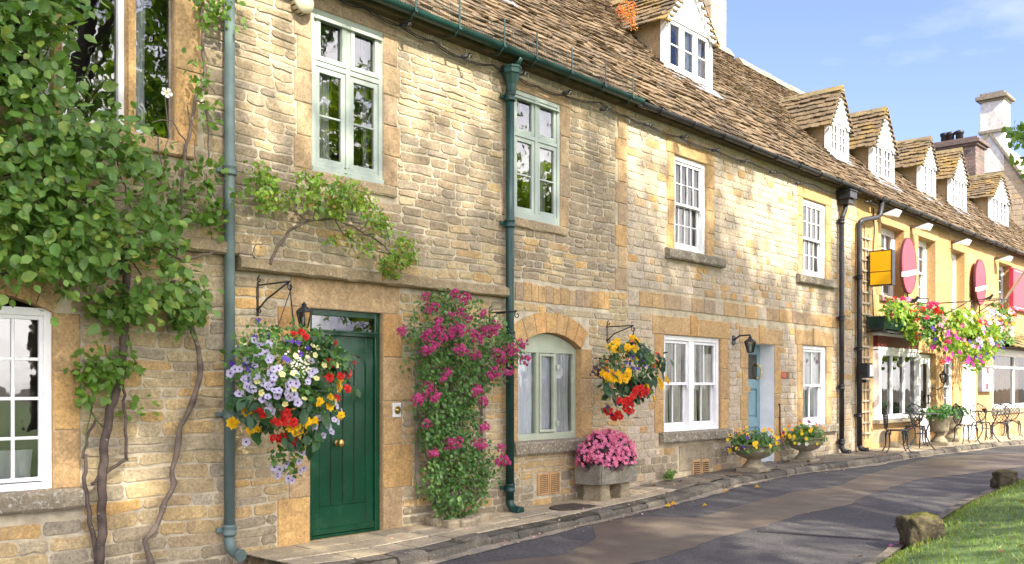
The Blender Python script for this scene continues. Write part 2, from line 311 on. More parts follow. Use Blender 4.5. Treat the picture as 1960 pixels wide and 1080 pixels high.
patch('road_crack',m_crack,[(1710,1006),(1722,1002),(1730,1001),(1745,1000),(1745,1002),(1730,1003),(1722,1005),(1710,1008)],-.0965)
# pavement: flags near, old tarmac, buff paving by the shops
def slabs(name,mat,x0,x1,rows,lr,gap=.024,yoff=-.2,zoff=0.):
    q=MB(); q2=[]
    for r in range(rows):
        x=x0+R.uniform(0,.3)*(r>0)
        x=x0
        while x<x1-.05:
            l=R.uniform(*lr); xe=min(x+l,x1)
            if x1-xe<.2: xe=x1
            ya=lambda xx,r_: (yk(xx)-yoff)*r_/rows
            cz=R.uniform(-.006,.006)
            p=[]
            for xx,rr in ((x+gap/2,r),(xe-gap/2,r),(xe-gap/2,r+1),(x+gap/2,r+1)):
                y=ya(xx,rr)+(gap/2*(-1 if rr==r else 1)); p.append((xx,y,gz(xx)+cz+zoff))
            pin=[(a[0]+(.006 if i in(0,3) else -.006),a[1]+(-.006 if i in (0,1) else .006),a[2]) for i,a in enumerate(p)]
            lo=[(a[0],a[1],a[2]-.012) for a in p]
            q.add(lo+pin,[(4,5,6,7)[::-1],(0,1,5,4)[::-1],(1,2,6,5)[::-1],(2,3,7,6)[::-1],(3,0,4,7)[::-1]])
            x=xe
    return tag(q.build(name,mat),kind='structure')
strip('pavement_bed',M('joint_soil',(.07,.06,.04),.95,.3,9),list(np.linspace(4.55,10.9,40)),lambda x:.1,lambda x:yk(x)+.02,lambda x,y:-.011,2)
slabs('pavement',m_flag,4.55,10.75,3,(.45,1.0))
strip('pavement',m_tarpave,list(np.linspace(10.75,18.4,60)),lambda x:.1,lambda x:yk(x)+.2,lambda x,y:-.002+.008*noise.noise(Vector((x*2,y*2,0))),4)
strip('pavement_bed',m_tarpave,list(np.linspace(18.4,40,60)),lambda x:.1,lambda x:yk(x)+.05,lambda x,y:-.011,3)
slabs('pavement',m_buff,18.4,40,3,(.5,.9))
q=MB(); x=4.55
while x<40:
    l=R.uniform(.28,.6) if x<11 else R.uniform(.2,.4); xe=x+l; z0=R.uniform(-.014,.010); j=R.uniform(-.015,.015)
    n=4; sec=[]
    for i in range(n+1):
        xx=x+.006+(xe-x-.012)*i/n; y=yk(xx)+j+R.uniform(-.008,.008); z=gz(xx)+z0; e=.012 if i in(0,n) else 0
        sec.append([(xx,y+.2,z-.01),(xx,y+.19,z-e*.5),(xx,y+.05,z-e+R.uniform(-.004,.004)),(xx,y+.015,z-.015-e),(xx,y+R.uniform(-.006,.006)-e*.3,z-.05),(xx,y-.005,z-.15)])
    vs=[p for s_ in sec for p in s_]
    q.add(vs,[(i*6+k,i*6+k+1,(i+1)*6+k+1,(i+1)*6+k) for i in range(n) for k in range(5)]+[(0,1,2,3,4,5)[::-1],tuple(n*6+k for k in range(6))]); x=xe
tag(q.build('kerb',m_kerb),kind='structure')
q=MB(); vs=[]; xs_=np.linspace(3.6,40,240)
for x in xs_:
    wv=.09+.06*noise.noise(Vector((x*1.3,0,0)))+.05*noise.noise(Vector((x*4,2,0)))
    vs+= [(x,yk(x)+.01,gz(x)-.086),(x,yk(x)-max(.03,wv),gz(x)-.101+.012*math.sin(1.3*x+.7*yk(x))*math.sin(yk(x)*1.1)+.004)]
q.add(vs,[(2*i,2*i+1,2*i+3,2*i+2) for i in range(239)]); tag(q.build('gutter_grit',M('grit',(.27,.23,.17),.95,.3,6,.6,120,dirt=(.12,.11,.09))),kind='structure')

# ------------------------------------------------ wall builders
def sub(iv,a,b):
    o=[]
    for p,q_ in iv:
        if b<=p or a>=q_: o.append((p,q_)); continue
        if a-p>.05: o.append((p,a))
        if q_-b>.05: o.append((b,q_))
    return o
def warp(x,z,k): return z+min(k,1)*(.007*math.sin(x*2.1+z*1.3)+.006*math.sin(x*5.3-z*2.7+1)+.012*noise.noise(Vector((x*.9,z*2.5,k))))
def stone(mb,xa,xb,za,zb,m,rel,jit,k,y=0.):
    w_,h=xb-xa,zb-za
    if w_<.03 or h<.025: return
    r=min(.24*h,.3*w_,.022); J=lambda s=1.:R.uniform(-jit,jit)*s
    out=[(xa+r,za),(xa+w_*R.uniform(.35,.65),za+J()),(xb-r,za),(xb+J(.3),za+r),(xb+J(.6),(za+zb)/2),(xb+J(.3),zb-r),(xb-r,zb),(xa+w_*R.uniform(.35,.65),zb+J()),(xa+r,zb),(xa+J(.3),zb-r),(xa+J(.6),(za+zb)/2),(xa+J(.3),za+r)]
    if jit>.003: out=[(px+J(.7),pz+J(.7)) for px,pz in out]
    cx_,cz_=(xa+xb)/2,(za+zb)/2; rel*=R.uniform(.5,1.25); tz=R.uniform(-.25,.25)*rel; tx=R.uniform(-.25,.25)*rel
    ins=min(.011,h*.13); vs=[]
    def ring(d,yy):
        for px,pz in out:
            dx,dz=px-cx_,pz-cz_; f=max(.3,1-d/max(.02,math.hypot(dx,dz)))
            X_,Z_=cx_+dx*f,cz_+dz*f
            q_=0 if yy==0 else (tx*dx/w_*2+tz*dz/h*2)+R.uniform(-.15,.15)*rel
            vs.append((X_,y-yy+q_*(1 if yy else 0),warp(X_,Z_,k)))
    ring(0,0.); ring(.003,rel*.75); ring(ins+.004,rel)
    vs.append((cx_+J(2),y-rel*R.uniform(.95,1.2),warp(cx_,cz_,k)))
    fs=[]
    for a in (0,1):
        for i in range(12): j=(i+1)%12; fs.append((a*12+i,a*12+j,(a+1)*12+j,(a+1)*12+i))
    fs+=[(24+i,24+(i+1)%12,36) for i in range(12)]
    mb.add(vs,fs,m)
def courses(mb,x0,x1,z0,z1,excl,hr,wr,mf,rel,jit,gap,k,split=0.,y=0.):
    z=z0
    while z<z1-.02:
        h=R.uniform(*hr)
        if z1-(z+h)<hr[0]*.6: h=z1-z
        iv=[(x0,x1)]
        for e in excl:
            ov=min(z+h,e[3])-max(z,e[2])
            if ov>.28*h: iv=sub(iv,e[0]-gap*.2,e[1]+gap*.2)
        for a,b_ in iv:
            x=a
            while x<b_-.02:
                w_=R.uniform(*wr)*(R.uniform(.45,.7) if R.random()<.2 else 1)
                if b_-(x+w_)<wr[0]*.6: w_=b_-x
                xe=x+w_; g2=gap/2
                if split and h>.1 and R.random()<split:
                    zm=z+h*R.uniform(.4,.6)
                    for za,zb in ((z,zm),(zm,z+h)): stone(mb,x+g2,xe-g2,za+g2,zb-g2,mf((x+xe)/2,z),rel,jit,k,y)
                else: stone(mb,x+g2,xe-g2,z+g2,z+h-g2,mf((x+xe)/2,z),rel,jit,k,y)
                x=xe
        z+=h
def block(mb,x0,x1,z0,z1,m,rel=.012,g=.003,y=0.):
    j=lambda:R.uniform(-.003,.003); a,b_,c,d=x0+g,x1-g,z0+g,z1-g; vs=[]
    for ins,yy in ((0,0),(.002,rel*.6),(.009,rel)):
        for px,pz in ((a+ins,c+ins),(b_-ins,c+ins),(b_-ins,d-ins),(a+ins,d-ins)): vs.append((px+(j() if yy else 0),y-yy+(j()*.3 if yy else 0),pz+(j() if yy else 0)))
    mb.add(vs,[(q_*4+i,q_*4+(i+1)%4,q_*4+4+(i+1)%4,q_*4+4+i) for q_ in (0,1) for i in range(4)]+[(8,9,10,11)],m)
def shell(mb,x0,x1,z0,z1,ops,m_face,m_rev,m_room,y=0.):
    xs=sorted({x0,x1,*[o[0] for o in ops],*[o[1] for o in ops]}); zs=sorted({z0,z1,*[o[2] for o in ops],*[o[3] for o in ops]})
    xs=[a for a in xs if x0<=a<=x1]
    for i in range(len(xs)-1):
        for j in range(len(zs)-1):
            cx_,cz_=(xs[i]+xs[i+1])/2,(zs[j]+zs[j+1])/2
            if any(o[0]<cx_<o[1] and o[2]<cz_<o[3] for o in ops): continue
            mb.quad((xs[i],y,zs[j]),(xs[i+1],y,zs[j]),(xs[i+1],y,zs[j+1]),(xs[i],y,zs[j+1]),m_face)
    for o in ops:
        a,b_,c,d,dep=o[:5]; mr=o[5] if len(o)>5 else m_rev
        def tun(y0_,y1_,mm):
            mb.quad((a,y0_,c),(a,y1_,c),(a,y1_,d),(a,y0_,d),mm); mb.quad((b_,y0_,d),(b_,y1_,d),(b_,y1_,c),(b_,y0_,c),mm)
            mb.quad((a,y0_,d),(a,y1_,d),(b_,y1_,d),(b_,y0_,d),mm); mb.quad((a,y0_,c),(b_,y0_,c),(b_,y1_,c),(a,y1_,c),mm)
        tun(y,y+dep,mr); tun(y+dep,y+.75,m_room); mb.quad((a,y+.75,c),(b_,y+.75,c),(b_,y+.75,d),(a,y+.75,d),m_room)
def jambs(mb,o,bl,m,lw=.16,rw=.16,lh=.25,n=4,over=.2,left=True,right=True,key=False,alt=.35):
    """dressed stones round an opening; bl collects their rectangles"""
    a,b_,c,d=o[:4]
    if lh:
        if key:
            k=(a+b_)/2; segs=[(a-over,k-.09),(k-.09,k+.09),(k+.09,b_+over)]
        elif b_-a>1.3: segs=[(a-over,(a+b_)/2-.1),((a+b_)/2-.1,b_+over)]
        else: segs=[(a-over,b_+over)]
        for i,(p,q_) in enumerate(segs): block(mb,p,q_,d,d+lh+(.05 if key and i==1 else 0),m,.018 if key and i==1 else .012)
        bl.append((a-over,b_+over,d,d+lh))
    zz=[c+(d-c)*i/n for i in range(n+1)]
    for i in range(n):
        e=rw*(1+alt*(i%2)); f=lw*(1+alt*((i+1)%2))
        if left: block(mb,a-f,a,zz[i],zz[i+1],m); bl.append((a-f,a,zz[i],zz[i+1]))
        if right: block(mb,b_,b_+e,zz[i],zz[i+1],m); bl.append((b_,b_+e,zz[i],zz[i+1]))
def sillstone(mb,x0,x1,z,h=.13,p=.10,m=0,y1=.06):
    n=max(3,int((x1-x0)/.12)); vs=[]
    for i in range(n+1):
        x=x0+(x1-x0)*i/n; j=lambda s=.006:R.uniform(-s,s)
        vs+=[(x,y1,z+.012),(x,-p*.7+j(),z+j(.004)),(x,-p+j(),z-.02+j(.004)),(x,-p+j(),z-h*.85+j()),(x,-p*.8+j(),z-h+j()),(x,.0,z-h)]
    mb.add(vs,[(i*6+k,(i+1)*6+k,(i+1)*6+k+1,i*6+k+1) for i in range(n) for k in range(5)]+[tuple(range(6)),tuple(n*6+k for k in range(6))[::-1]],m)
def arch(mb,x0,x1,zs,za,th,m,dep,m2,n=9,y=0.):
    """segmental arch: fills the corners above the curve, and shows voussoirs"""
    cx_=(x0+x1)/2; hw=(x1-x0)/2; rise=za-zs; r=(hw*hw+rise*rise)/(2*rise); cz_=za-r; A0=math.asin(hw/r)
    pt=lambda a,rr:(cx_+rr*math.sin(a),cz_+rr*math.cos(a))
    for i in range(n):
        a0,a1=-A0+2*A0*i/n,-A0+2*A0*(i+1)/n; e=.004/r
        p=[pt(a0+e,r),pt(a1-e,r),pt(a1-e,r+th),pt(a0+e,r+th)]
        mb.add([(p[q_][0],y-.014,p[q_][1]) for q_ in range(4)]+[(p[q_][0],y,p[q_][1]) for q_ in range(4)],[(0,1,2,3),(0,4,5,1),(1,5,6,2),(2,6,7,3),(3,7,4,0)],m)
        p0,p1=pt(a0,r),pt(a1,r)
        mb.quad((p0[0],y,p0[1]),(p1[0],y,p1[1]),(p1[0],y+dep,p1[1]),(p0[0],y+dep,p0[1]),m2)
        top=za+.001
        mb.quad((p0[0],y+.001,p0[1]),(p1[0],y+.001,p1[1]),(p1[0],y+.001,top),(p0[0],y+.001,top),m)
    e0=pt(A0,r+th)
    return (2*cx_-e0[0]-.02,e0[0]+.02,zs,za+th*.85)
# ------------------------------------------------ windows
def lightgrid(mb,x0,x1,z0,z1,y,sw,nc,nr,bar=.022,dep=.04,m=0,bot=None):
    bt=bot or sw
    mb.box(x0,x0+sw,y,y+dep,z0,z1,m,.004); mb.box(x1-sw,x1,y,y+dep,z0,z1,m,.004)
    mb.box(x0+sw,x1-sw,y+.001,y+dep-.001,z0,z0+bt,m,.003); mb.box(x0+sw,x1-sw,y+.001,y+dep-.001,z1-sw,z1,m,.003)
    for i in range(1,nc):
        x=x0+sw+(x1-x0-2*sw)*i/nc; mb.box(x-bar/2,x+bar/2,y+.006,y+dep-.004,z0+bt,z1-sw,m,.003)
    for i in range(1,nr):
        z=z0+bt+(z1-z0-bt-sw)*i/nr; mb.box(x0+sw,x1-sw,y+.008,y+dep-.006,z-bar/2,z+bar/2,m,.003)
def outer(mb,x0,x1,z0,z1,y,fw,dep=.08,m=0,cols=(),rows=(),fb=None,mw=None):
    fb=fb or fw; mw=mw or fw
    mb.box(x0,x0+fw,y,y+dep,z0,z1,m,.005); mb.box(x1-fw,x1,y,y+dep,z0,z1,m,.005)
    mb.box(x0+fw,x1-fw,y+.001,y+dep,z0,z0+fb,m,.004); mb.box(x0+fw,x1-fw,y+.001,y+dep,z1-fw,z1,m,.004)
    for c in cols: mb.box(c-mw/2,c+mw/2,y+.002,y+dep-.002,z0+fb,z1-fw,m,.004)
    cs=[x0+fw]+[v for c in cols for v in (c-mw/2,c+mw/2)]+[x1-fw]
    for r_ in rows:
        for i in range(0,len(cs),2): mb.box(cs[i],cs[i+1],y+.003,y+dep-.003,r_-mw/2,r_+mw/2,m,.004)
def pane(win,x0,x1,z0,z1,y,g=None,name='glass_pane'):
    q=MB(); q.quad((x0,y,z0),(x1,y,z0),(x1,y,z1),(x0,y,z1)); return q.build(name,g or m_glass,win)
def curtain(win,x0,x1,z0,z1,y,mat,folds=9,amp=.018,lace=False,name='curtain'):
    q=MB(); n=folds*8; vs=[]; ph=R.uniform(0,6)
    zs=[z0,z0+(z1-z0)*.33,z0+(z1-z0)*.66,z1]
    for i in range(n+1):
        f=i/n
        for k,z in enumerate(zs):
            x=x0+(x1-x0)*f+.01*math.sin(k*1.7+f*9); a=amp*(1.15-.2*k/3)
            vs.append((x,y+a*math.sin(f*folds*6.28+ph+.5*math.sin(f*13+k*.5))+a*.5*math.sin(f*folds*2.2*6.28+k*.3),z))
    q.add(vs,[(i*4+k,(i+1)*4+k,(i+1)*4+k+1,i*4+k+1) for i in range(n) for k in range(3)],0,True)
    return q.build(name,mat,win)
# ------------------------------------------------ roofs and dormers
EY,EZ,SL=-.17,5.30,1.09     # eave line and slope of the main roofs
def zroof(y): return EZ+(y-EY)*SL
def yroof(z): return EY+(z-EZ)/SL
def slates(mb,O,U,V,LU,LV,e0,e1,wr,t0=.022,m=0,clip=None,sag=0.):
    O,U,V=Vector(O),Vector(U).normalized(),Vector(V).normalized(); N=U.cross(V).normalized()
    if N.z<0: N=-N
    d=-.05; row=0
    while d<LV-.03:
        e=e0+(e1-e0)*max(0,d)/LV; x=-R.uniform(0,wr[1])*.5
        while x<LU:
            w_=R.uniform(*wr)*(.7+.6*e/e0*.5); a,b_=max(0,x),min(LU,x+w_-.006); x+=w_
            if b_-a<.03: continue
            if clip and not clip((a+b_)/2,d+e*.5): continue
            t=t0*R.uniform(.6,1.5); j=lambda s=.016:R.uniform(-s,s); tail0,tail1=d+j(),d+j(); hd=min(LV,d+e*1.25)
            l0=.010+R.uniform(0,.022); l1=l0+j(.007)
            sg=lambda px,pd:sag*(.5*noise.noise(Vector(((px+O.x)*.35,pd*.5,3)))+.35*noise.noise(Vector(((px+O.x)*1.2,pd*1.1,8))))
            def p(px,pd,n): return O+U*px+V*pd+N*(n+sg(px,pd))
            k=.18*(b_-a)
            vs=[p(a,tail0+.012,l0),p(a+k,tail0-j(.01),l0),p(b_-k,tail1-j(.01),l1),p(b_,tail1+.014,l1),p(a,tail0+.012,l0+t),p(a+k,tail0,l0+t),p(b_-k,tail1,l1+t),p(b_,tail1+.014,l1+t),p(b_,hd,.004+t*.4),p(a,hd,.004+t*.4),p(b_,hd,0),p(a,hd,0)]
            mb.add(vs,[(4,5,6,7,8,9),(0,1,5,4),(1,2,6,5),(2,3,7,6),(3,10,8,7),(0,4,9,11)],m)
        d+=e; row+=1
def roof(parent,x0,x1,LV,extra=(),e0=.155,e1=.095):
    q=MB(); Vd=Vector((0,1,SL)).normalized(); top=Vector((0,EY,EZ))+Vd*LV
    q.add([(x0,EY,EZ-.02),(x1,EY,EZ-.02),(x1,top.y,top.z-.02),(x0,top.y,top.z-.02)],[(0,1,2,3)],1)
    q.add([(x0,top.y,top.z-.02),(x1,top.y,top.z-.02),(x1,top.y*2-EY,EZ),(x0,top.y*2-EY,EZ)],[(0,1,2,3)],1)
    q.box(x0,x1,EY+.03,.02,EZ-.10,EZ-.05,2)
    slates(q,(x0,EY,EZ),(1,0,0),Vd,x1-x0,LV,e0,e1,(.10,.27),.021,0,None,.09)
    # ridge stones
    x=x0
    while x<x1:
        l=R.uniform(.35,.5); xe=min(x1,x+l)-.012; z=top.z+.03+R.uniform(-.01,.01)
        q.add([(x,top.y-.17,z-.14),(xe,top.y-.17,z-.14),(x,top.y-.05,z+.05),(xe,top.y-.05,z+.05),(x,top.y+.05,z+.05),(xe,top.y+.05,z+.05),(x,top.y+.17,z-.14),(xe,top.y+.17,z-.14)],[(0,1,3,2),(2,3,5,4),(4,5,7,6),(0,2,4,6),(1,7,5,3)],3); x+=l
    return q.build('roof',[m_slate,m_under,m_soffit,m_sill],parent),top
def dormer(parent,xa,xb,yf,zb,zt,zap,nl=2,grid=(2,3),barge=False,curt=None):
    xm=(xa+xb)/2; q=MB()
    zr=zroof(yf)
    for x,s in ((xa,-1),(xb,1)):
        q.add([(x,yf+.02,zr-.2),(x,yf+.02,zt),(x,yroof(zt)+.3,zt),(x,yroof(zt)+.3,zt-.2)],[(0,1,2,3)],0)
        q.box(x-.05 if s<0 else x-.012,x+.012 if s<0 else x+.05,yf-.012,yf+.09,zb-.02,zt,1,.004)
    q.box(xa+.05,xb-.05,yf+.5,yf+.52,zb-.2,zt-.02,3)
    q.box(xa+.012,xb-.012,yf+.0,yf+.05,zb-.03,zb+.1,1)
    q.box(xa-.02,xb+.02,yf-.05,yf+.02,zb-.05,zb-.015,1,.004)
    # apron flashing lying on the slates
    q.add([(xa-.12,yf-.03,zroof(yf-.03)+.06),(xb+.12,yf-.03,zroof(yf-.03)+.06),(xb+.14,yf-.2,zroof(yf-.2)+.055),(xa-.14,yf-.2,zroof(yf-.2)+.055)],[(0,1,2,3)],2)
    q.prism([(xa-.03,zt),(xb+.03,zt),(xm,zap-.02)],yf-.02,yf+.04,1)
    hw=(xb-xa)/2+.03; k=(zap-zt)/hw
    for s in (-1,1):      # rake boards
        o_=.06 if barge else .045
        q.add([(xm+s*(hw+.05),y_,zt-.05*k) for y_ in (yf-.05,yf-.022)]+[(xm+s*(hw+.05-.14),y_,zt-.05*k-.0) for y_ in (yf-.05,yf-.022)]+[(xm,y_,zap+.02) for y_ in (yf-.05,yf-.022)]+[(xm,y_,zap-.1) for y_ in (yf-.05,yf-.022)],[(0,2,6,4),(1,5,7,3),(2,3,7,6),(0,4,5,1)],1)
    if barge:
        for s in (-1,1):
            n=7
            for i in range(n):
                f0=i/n; px=xm+s*(hw+.02)*(1-f0-.07); pz=zt+(zap-zt)*(f0+.07)-.05
                q.lathe([(.001,-.012),(.075,-.012),(.075,.012),(.001,.012)],(0,0,0),12,1)
                b0=len(q.v)-48
                for ii in range(b0,len(q.v)):
                    vx,vy,vz=q.v[ii]; q.v[ii]=(px+vx,yf-.065+vz,pz-.02+vy)
                # pierced hole, dark
                q.lathe([(.001,-.003),(.022,-.003),(.022,.003),(.001,.003)],(0,0,0),8,3)
                b0=len(q.v)-32
                for ii in range(b0,len(q.v)):
                    vx,vy,vz=q.v[ii]; q.v[ii]=(px+vx,yf-.079+vz,pz-.02+vy)
    d_=q.build('dormer',[m_plaster,m_white2,m_lead,m_room],parent)
    ov=.11; q=MB(); zrg=zap+.04; yb=yroof(zrg)+.25
    for s in (-1,1):
        dx,dz=s*-(hw+ov),k*(hw+ov); O=(xm+s*(hw+ov),yf-.09,zrg-k*(hw+ov)); LVd=math.hypot(dx,dz)
        slates(q,O,(0,1,0),(dx,0,dz),yb-yf+.09,LVd,.15,.11,(.12,.26),.024)
        q.quad(O,(O[0],yb,O[2]),(xm,yb,zrg),(xm,yf-.09,zrg),1)
        # slate edges seen along the verge
        for i in range(9):
            f=i/9; q.box(*sorted((O[0]+dx*f,O[0]+dx*(f+.16))),yf-.097+R.uniform(-.006,.006),yf-.04,O[2]+dz*f-.03,O[2]+dz*f+.004,0)
    x=yf-.09
    while x<yb:
        l=R.uniform(.25,.4); q.add([(xm-.11,x,zrg-.07),(xm-.02,x,zrg+.05),(xm+.02,x,zrg+.05),(xm+.11,x,zrg-.07)]+[(xm-.11,x+l-.01,zrg-.07),(xm-.02,x+l-.01,zrg+.05),(xm+.02,x+l-.01,zrg+.05),(xm+.11,x+l-.01,zrg-.07)],[(0,1,2,3),(0,4,5,1),(1,5,6,2),(2,6,7,3)],2); x+=l
    q.build('dormer_roof',[m_slate2,m_under,m_moss],d_)
    q=MB(); a,b_=xa+.05,xb-.05; wl=(b_-a)/nl
    for i in range(nl): lightgrid(q,a+i*wl+.004,a+(i+1)*wl-.004,zb+.1,zt-.005,yf+.005,.05 if nl==2 else .06,grid[0],grid[1],.02,.045,0,.06)
    w_=q.build('dormer_window',m_white2,d_)
    pane(w_,a,b_,zb+.1,zt-.01,yf+.035)
    if curt: curtain(w_,a+.05+wl*.9,b_-.05,zb+.1,zt-.02,yf+.12,m_net,6); curtain(w_,a+.03,a+.13,zb+.1,zt-.02,yf+.11,m_cream,2)
    else: curtain(w_,a+.03,b_-.03,zb+.1,zt-.02,yf+.2,m_net,5)
    return d_
m_moss=STONE('mossy_ridge',[(.2,.17,.1),(.25,.2,.11)],blot=(.5,.33,.02),lich=(.42,.3,.03))
# ------------------------------------------------ houses
def Z(u,v,y=0.): return W(u,v,y).z
m_mould=STONE('drip_mould',[(.33,.26,.16),(.38,.30,.19)],blot=(.17,.145,.09),lich=(.5,.47,.4),lth=(.6,.7))
WM=[m_mortar,m_up,m_lo,m_dress,m_dressg,m_room,m_plinth,m_sill,m_mould]
def rubble_mat(x,z):
    zz=z+.25*noise.noise(Vector((x*1.3,z*1.3,2)))
    if zz<.28 and R.random()<.5: return 6
    return 2 if zz<2.62 or (zz<3.1 and R.random()<.3) or R.random()<.05 else 1
def body(q,x0,x1,zb,zt,m,depth=7.,sides=True):
    if sides:
        for x in (x0,x1): q.add([(x,.01,zb),(x,depth,zb),(x,depth,zt),(x,depth/2,zt+depth/2*.98),(x,.01,zt)],[(0,1,2,3,4)],m)
    q.quad((x0,depth,zb),(x1,depth,zb),(x1,depth,zt),(x0,depth,zt),m)
def vtube(q,x,y,z0,z1,r,m=0): q.tube([(x,y,z0),(x,y,z1)],r,12,m)
def collar(q,x,y,z,r,m=0,h=.09):
    q.lathe([(r*.9,-h*.5),(r*1.28,-h*.5),(r*1.28,-h*.3),(r*1.16,-h*.2),(r*1.16,h*.2),(r*1.3,h*.3),(r*1.3,h*.5),(r*.9,h*.5)],(x,y,z),14,m)
    q.box(x-r*2.1,x+r*2.1,y+r*.7,y+r*1.3,z-.02,z+.02,m,.004)
def shoe(q,x,y,z,r,m=0):
    q.tube([(x,y,z+.22),(x,y,z+.10),(x+.004,y-.03,z+.05),(x+.01,y-.09,z+.025),(x+.015,y-.15,z+.015)],[r,r,r*1.02,r*1.05,r*1.12],12,m,cap=False)
    q.tube([(x+.013,y-.13,z+.018),(x+.016,y-.16,z+.013)],[r*1.2,r*1.2],12,m)
def gutter(parent,x0,x1,mat,r=.065,y=-.235,z=5.24,posts=(),name='gutter',brk=None):
    q=MB(); n=10; vs=[]
    for x in (x0,x1):
        for rr in (r,r-.008):
            for i in range(n+1): a=math.pi*i/n; vs.append((x,y-rr*math.cos(a),z+r*.5-rr*math.sin(a)))
    k=n+1
    q.add(vs,[(i,i+1,2*k+i+1,2*k+i) for i in range(n)]+[(k+i,3*k+i,3*k+i+1,k+i+1) for i in range(n)],0,True)
    q.add([vs[0],vs[k],vs[2*k],vs[3*k],vs[n],vs[k+n],vs[2*k+n],vs[3*k+n]],[(0,1,3,2),(4,6,7,5)])
    for x in (brk or []): q.tube([(x,y-(r+.01)*math.cos(math.pi*i/8),z+r*.5-(r+.01)*math.sin(math.pi*i/8)) for i in range(9)],.012,6)
    g_=q.build(name,mat,parent)
    for x in posts:
        q=MB(); q.box(x-.012,x+.012,y-r-.012,y-r-.006,z-.02,z+.30,0,.002); q.tube([(x,y-r-.008,z-.01),(x+.01,y+.02,z-.075),(x-.02,y+.14,z-.05)],.008,5)
        q.ball((x,y-r-.02,z-.02),.016,0,6); q.build('gutter_bracket',mat,g_)
    return g_
# ---------- far-left house
h1=E('stone_house',(2.,0,0),'honey stone house at the left edge, half covered by a big leafy climber','house')
o_g=(1.7,2.97,.68,2.2,.10); o_l1=(3.03,3.53,3.5,4.80,.09); o_l2=(3.61,3.95,3.5,4.80,.09); o_u1=(3.03,3.53,4.93,5.35,.09); o_u2=(3.61,3.95,4.93,5.35,.09)
o_l0=(2.45,2.95,3.5,4.80,.09)
ops=[o_g,o_l1,o_l2,o_u1,o_u2,o_l0]
q=MB(); bl=[]; shell(q,-4,4.5,-.4,5.4,ops,0,3,5)
bl.append(arch(q,1.7,2.97,2.02,2.16,.24,3,.10,3)); jambs(q,(1.7,2.97,.68,2.02),bl,3,.17,.2,0,3,alt=.0)
sillstone(q,1.5,3.19,.68,.15,.09,7); bl.append((1.5,3.19,.5,.68))
for a,b_,c,d in ((2.95,3.03,3.5,5.35),(3.53,3.61,3.5,5.35),(2.37,2.45,3.5,5.35)): block(q,a,b_,c,d,3,.03); bl.append((a,b_,c,d))
for i in range(3): block(q,3.95,4.16+.06*(i%2),3.5+.617*i,3.5+.617*(i+1),3); bl.append((3.95,4.2,3.5,5.35))
sillstone(q,2.4,3.6,4.93,.12,.06,3); sillstone(q,3.58,4.06,4.95,.14,.07,3); sillstone(q,2.35,4.1,3.5,.13,.07,3); bl.append((2.35,4.1,3.37,3.5))
bl.append((2.4,3.95,4.8,4.93))
sillstone(q,3.7,4.5,2.72,.12,.11,8); bl.append((3.7,4.5,2.6,2.72))
courses(q,-.5,4.5,-.15,5.4,bl+[o[:4] for o in ops],(.075,.15),(.2,.5),rubble_mat,.010,.009,.014,1.,.12)
body(q,-4,4.5,-.4,5.4,0); q.build('wall',WM,h1)
roof(h1,-4,4.52,4.9)
gutter(h1,-4,4.52,m_pgreen)
q=MB(); outer(q,1.7,2.97,.68,2.05,.03,.06,.07); 
for i in range(5): pass
xs=[1.76+ (2.91-1.76)*i/6 for i in range(7)]
lightgrid(q,1.76,2.91,.75,1.99,.04,.03,6,4,.024,.03)
w_=q.build('window',m_white,h1); pane(w_,1.78,2.9,.76,1.98,.06,m_glassf); curtain(w_,1.78,2.05,.76,1.98,.2,m_cream,5); curtain(w_,2.6,2.88,.72,.98,.2,m_net,3,.01,name='net_curtain')
for o,mt,nm in ((o_l1,m_white,1),(o_l2,m_wood,0),(o_u1,m_wood,0),(o_u2,m_wood,0),(o_l0,m_white,1)):
    q=MB(); a,b_,c,d=o[:4]; outer(q,a,b_,c,d,.02 if nm else .045,.05 if nm else .025,.05,0)
    w_=q.build('window',mt,h1); pane(w_,a+.02,b_-.02,c+.02,d-.02,.06,m_glassf)
    if not nm: curtain(w_,a+.02,a+.15,c,d,.16,m_net,4)
q=MB(); x=4.41; r=.046
vtube(q,x,-.085,.16,5.3,r); [collar(q,x,-.085,z,r) for z in (3.33,1.22,.22)]; shoe(q,x,-.085,.0,r); q.build('downpipe',m_psage,h1)
# ---------- cottage with the green door
h2=E('stone_cottage',(7.5,0,0),'rubble stone cottage with a green front door and sage painted windows','house')
o_d=(5.31,6.2,0.,2.2,.14); o_1=(5.33,6.2,3.5,5.04,.05); o_2=(8.16,9.04,3.44,4.94,.06); o_a=(8.26,9.47,.80,2.12,.13)
ops=[o_d,o_1,o_2,o_a]
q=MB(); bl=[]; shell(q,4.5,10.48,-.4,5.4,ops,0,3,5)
jambs(q,(5.31,6.2,-.02,2.2),bl,3,.24,.26,.33,5,.22,alt=.5)
jambs(q,o_1,bl,4,.17,.19,.32,5,.2,alt=.2); sillstone(q,5.25,6.36,3.5,.11,.03,8); bl.append((5.2,6.4,3.37,3.5))
jambs(q,o_2,bl,4,.16,.17,.16,4,.2,alt=.2); sillstone(q,8.12,9.16,3.44,.11,.03,8); bl.append((8.1,9.2,3.32,3.44))
bl.append(arch(q,8.26,9.47,1.94,2.12,.25,3,.13,3,7)); jambs(q,(8.26,9.47,.8,1.94),bl,3,.1,.22,0,3,alt=.05)
sillstone(q,8.14,9.72,.80,.15,.08,7); bl.append((8.14,9.72,.65,.8))
x=8.2
while x<10.0:
    w_=R.uniform(.10,.19); block(q,x,x+w_,2.47,2.47+R.uniform(.2,.24),R.choice((3,3,4))); x+=w_+.006
bl.append((8.2,10.05,2.45,2.7))
sillstone(q,4.5,8.04,2.6,.12,.13,8); bl.append((4.5,8.04,2.48,2.6))
bl.append((8.55,9.05,.14,.42))
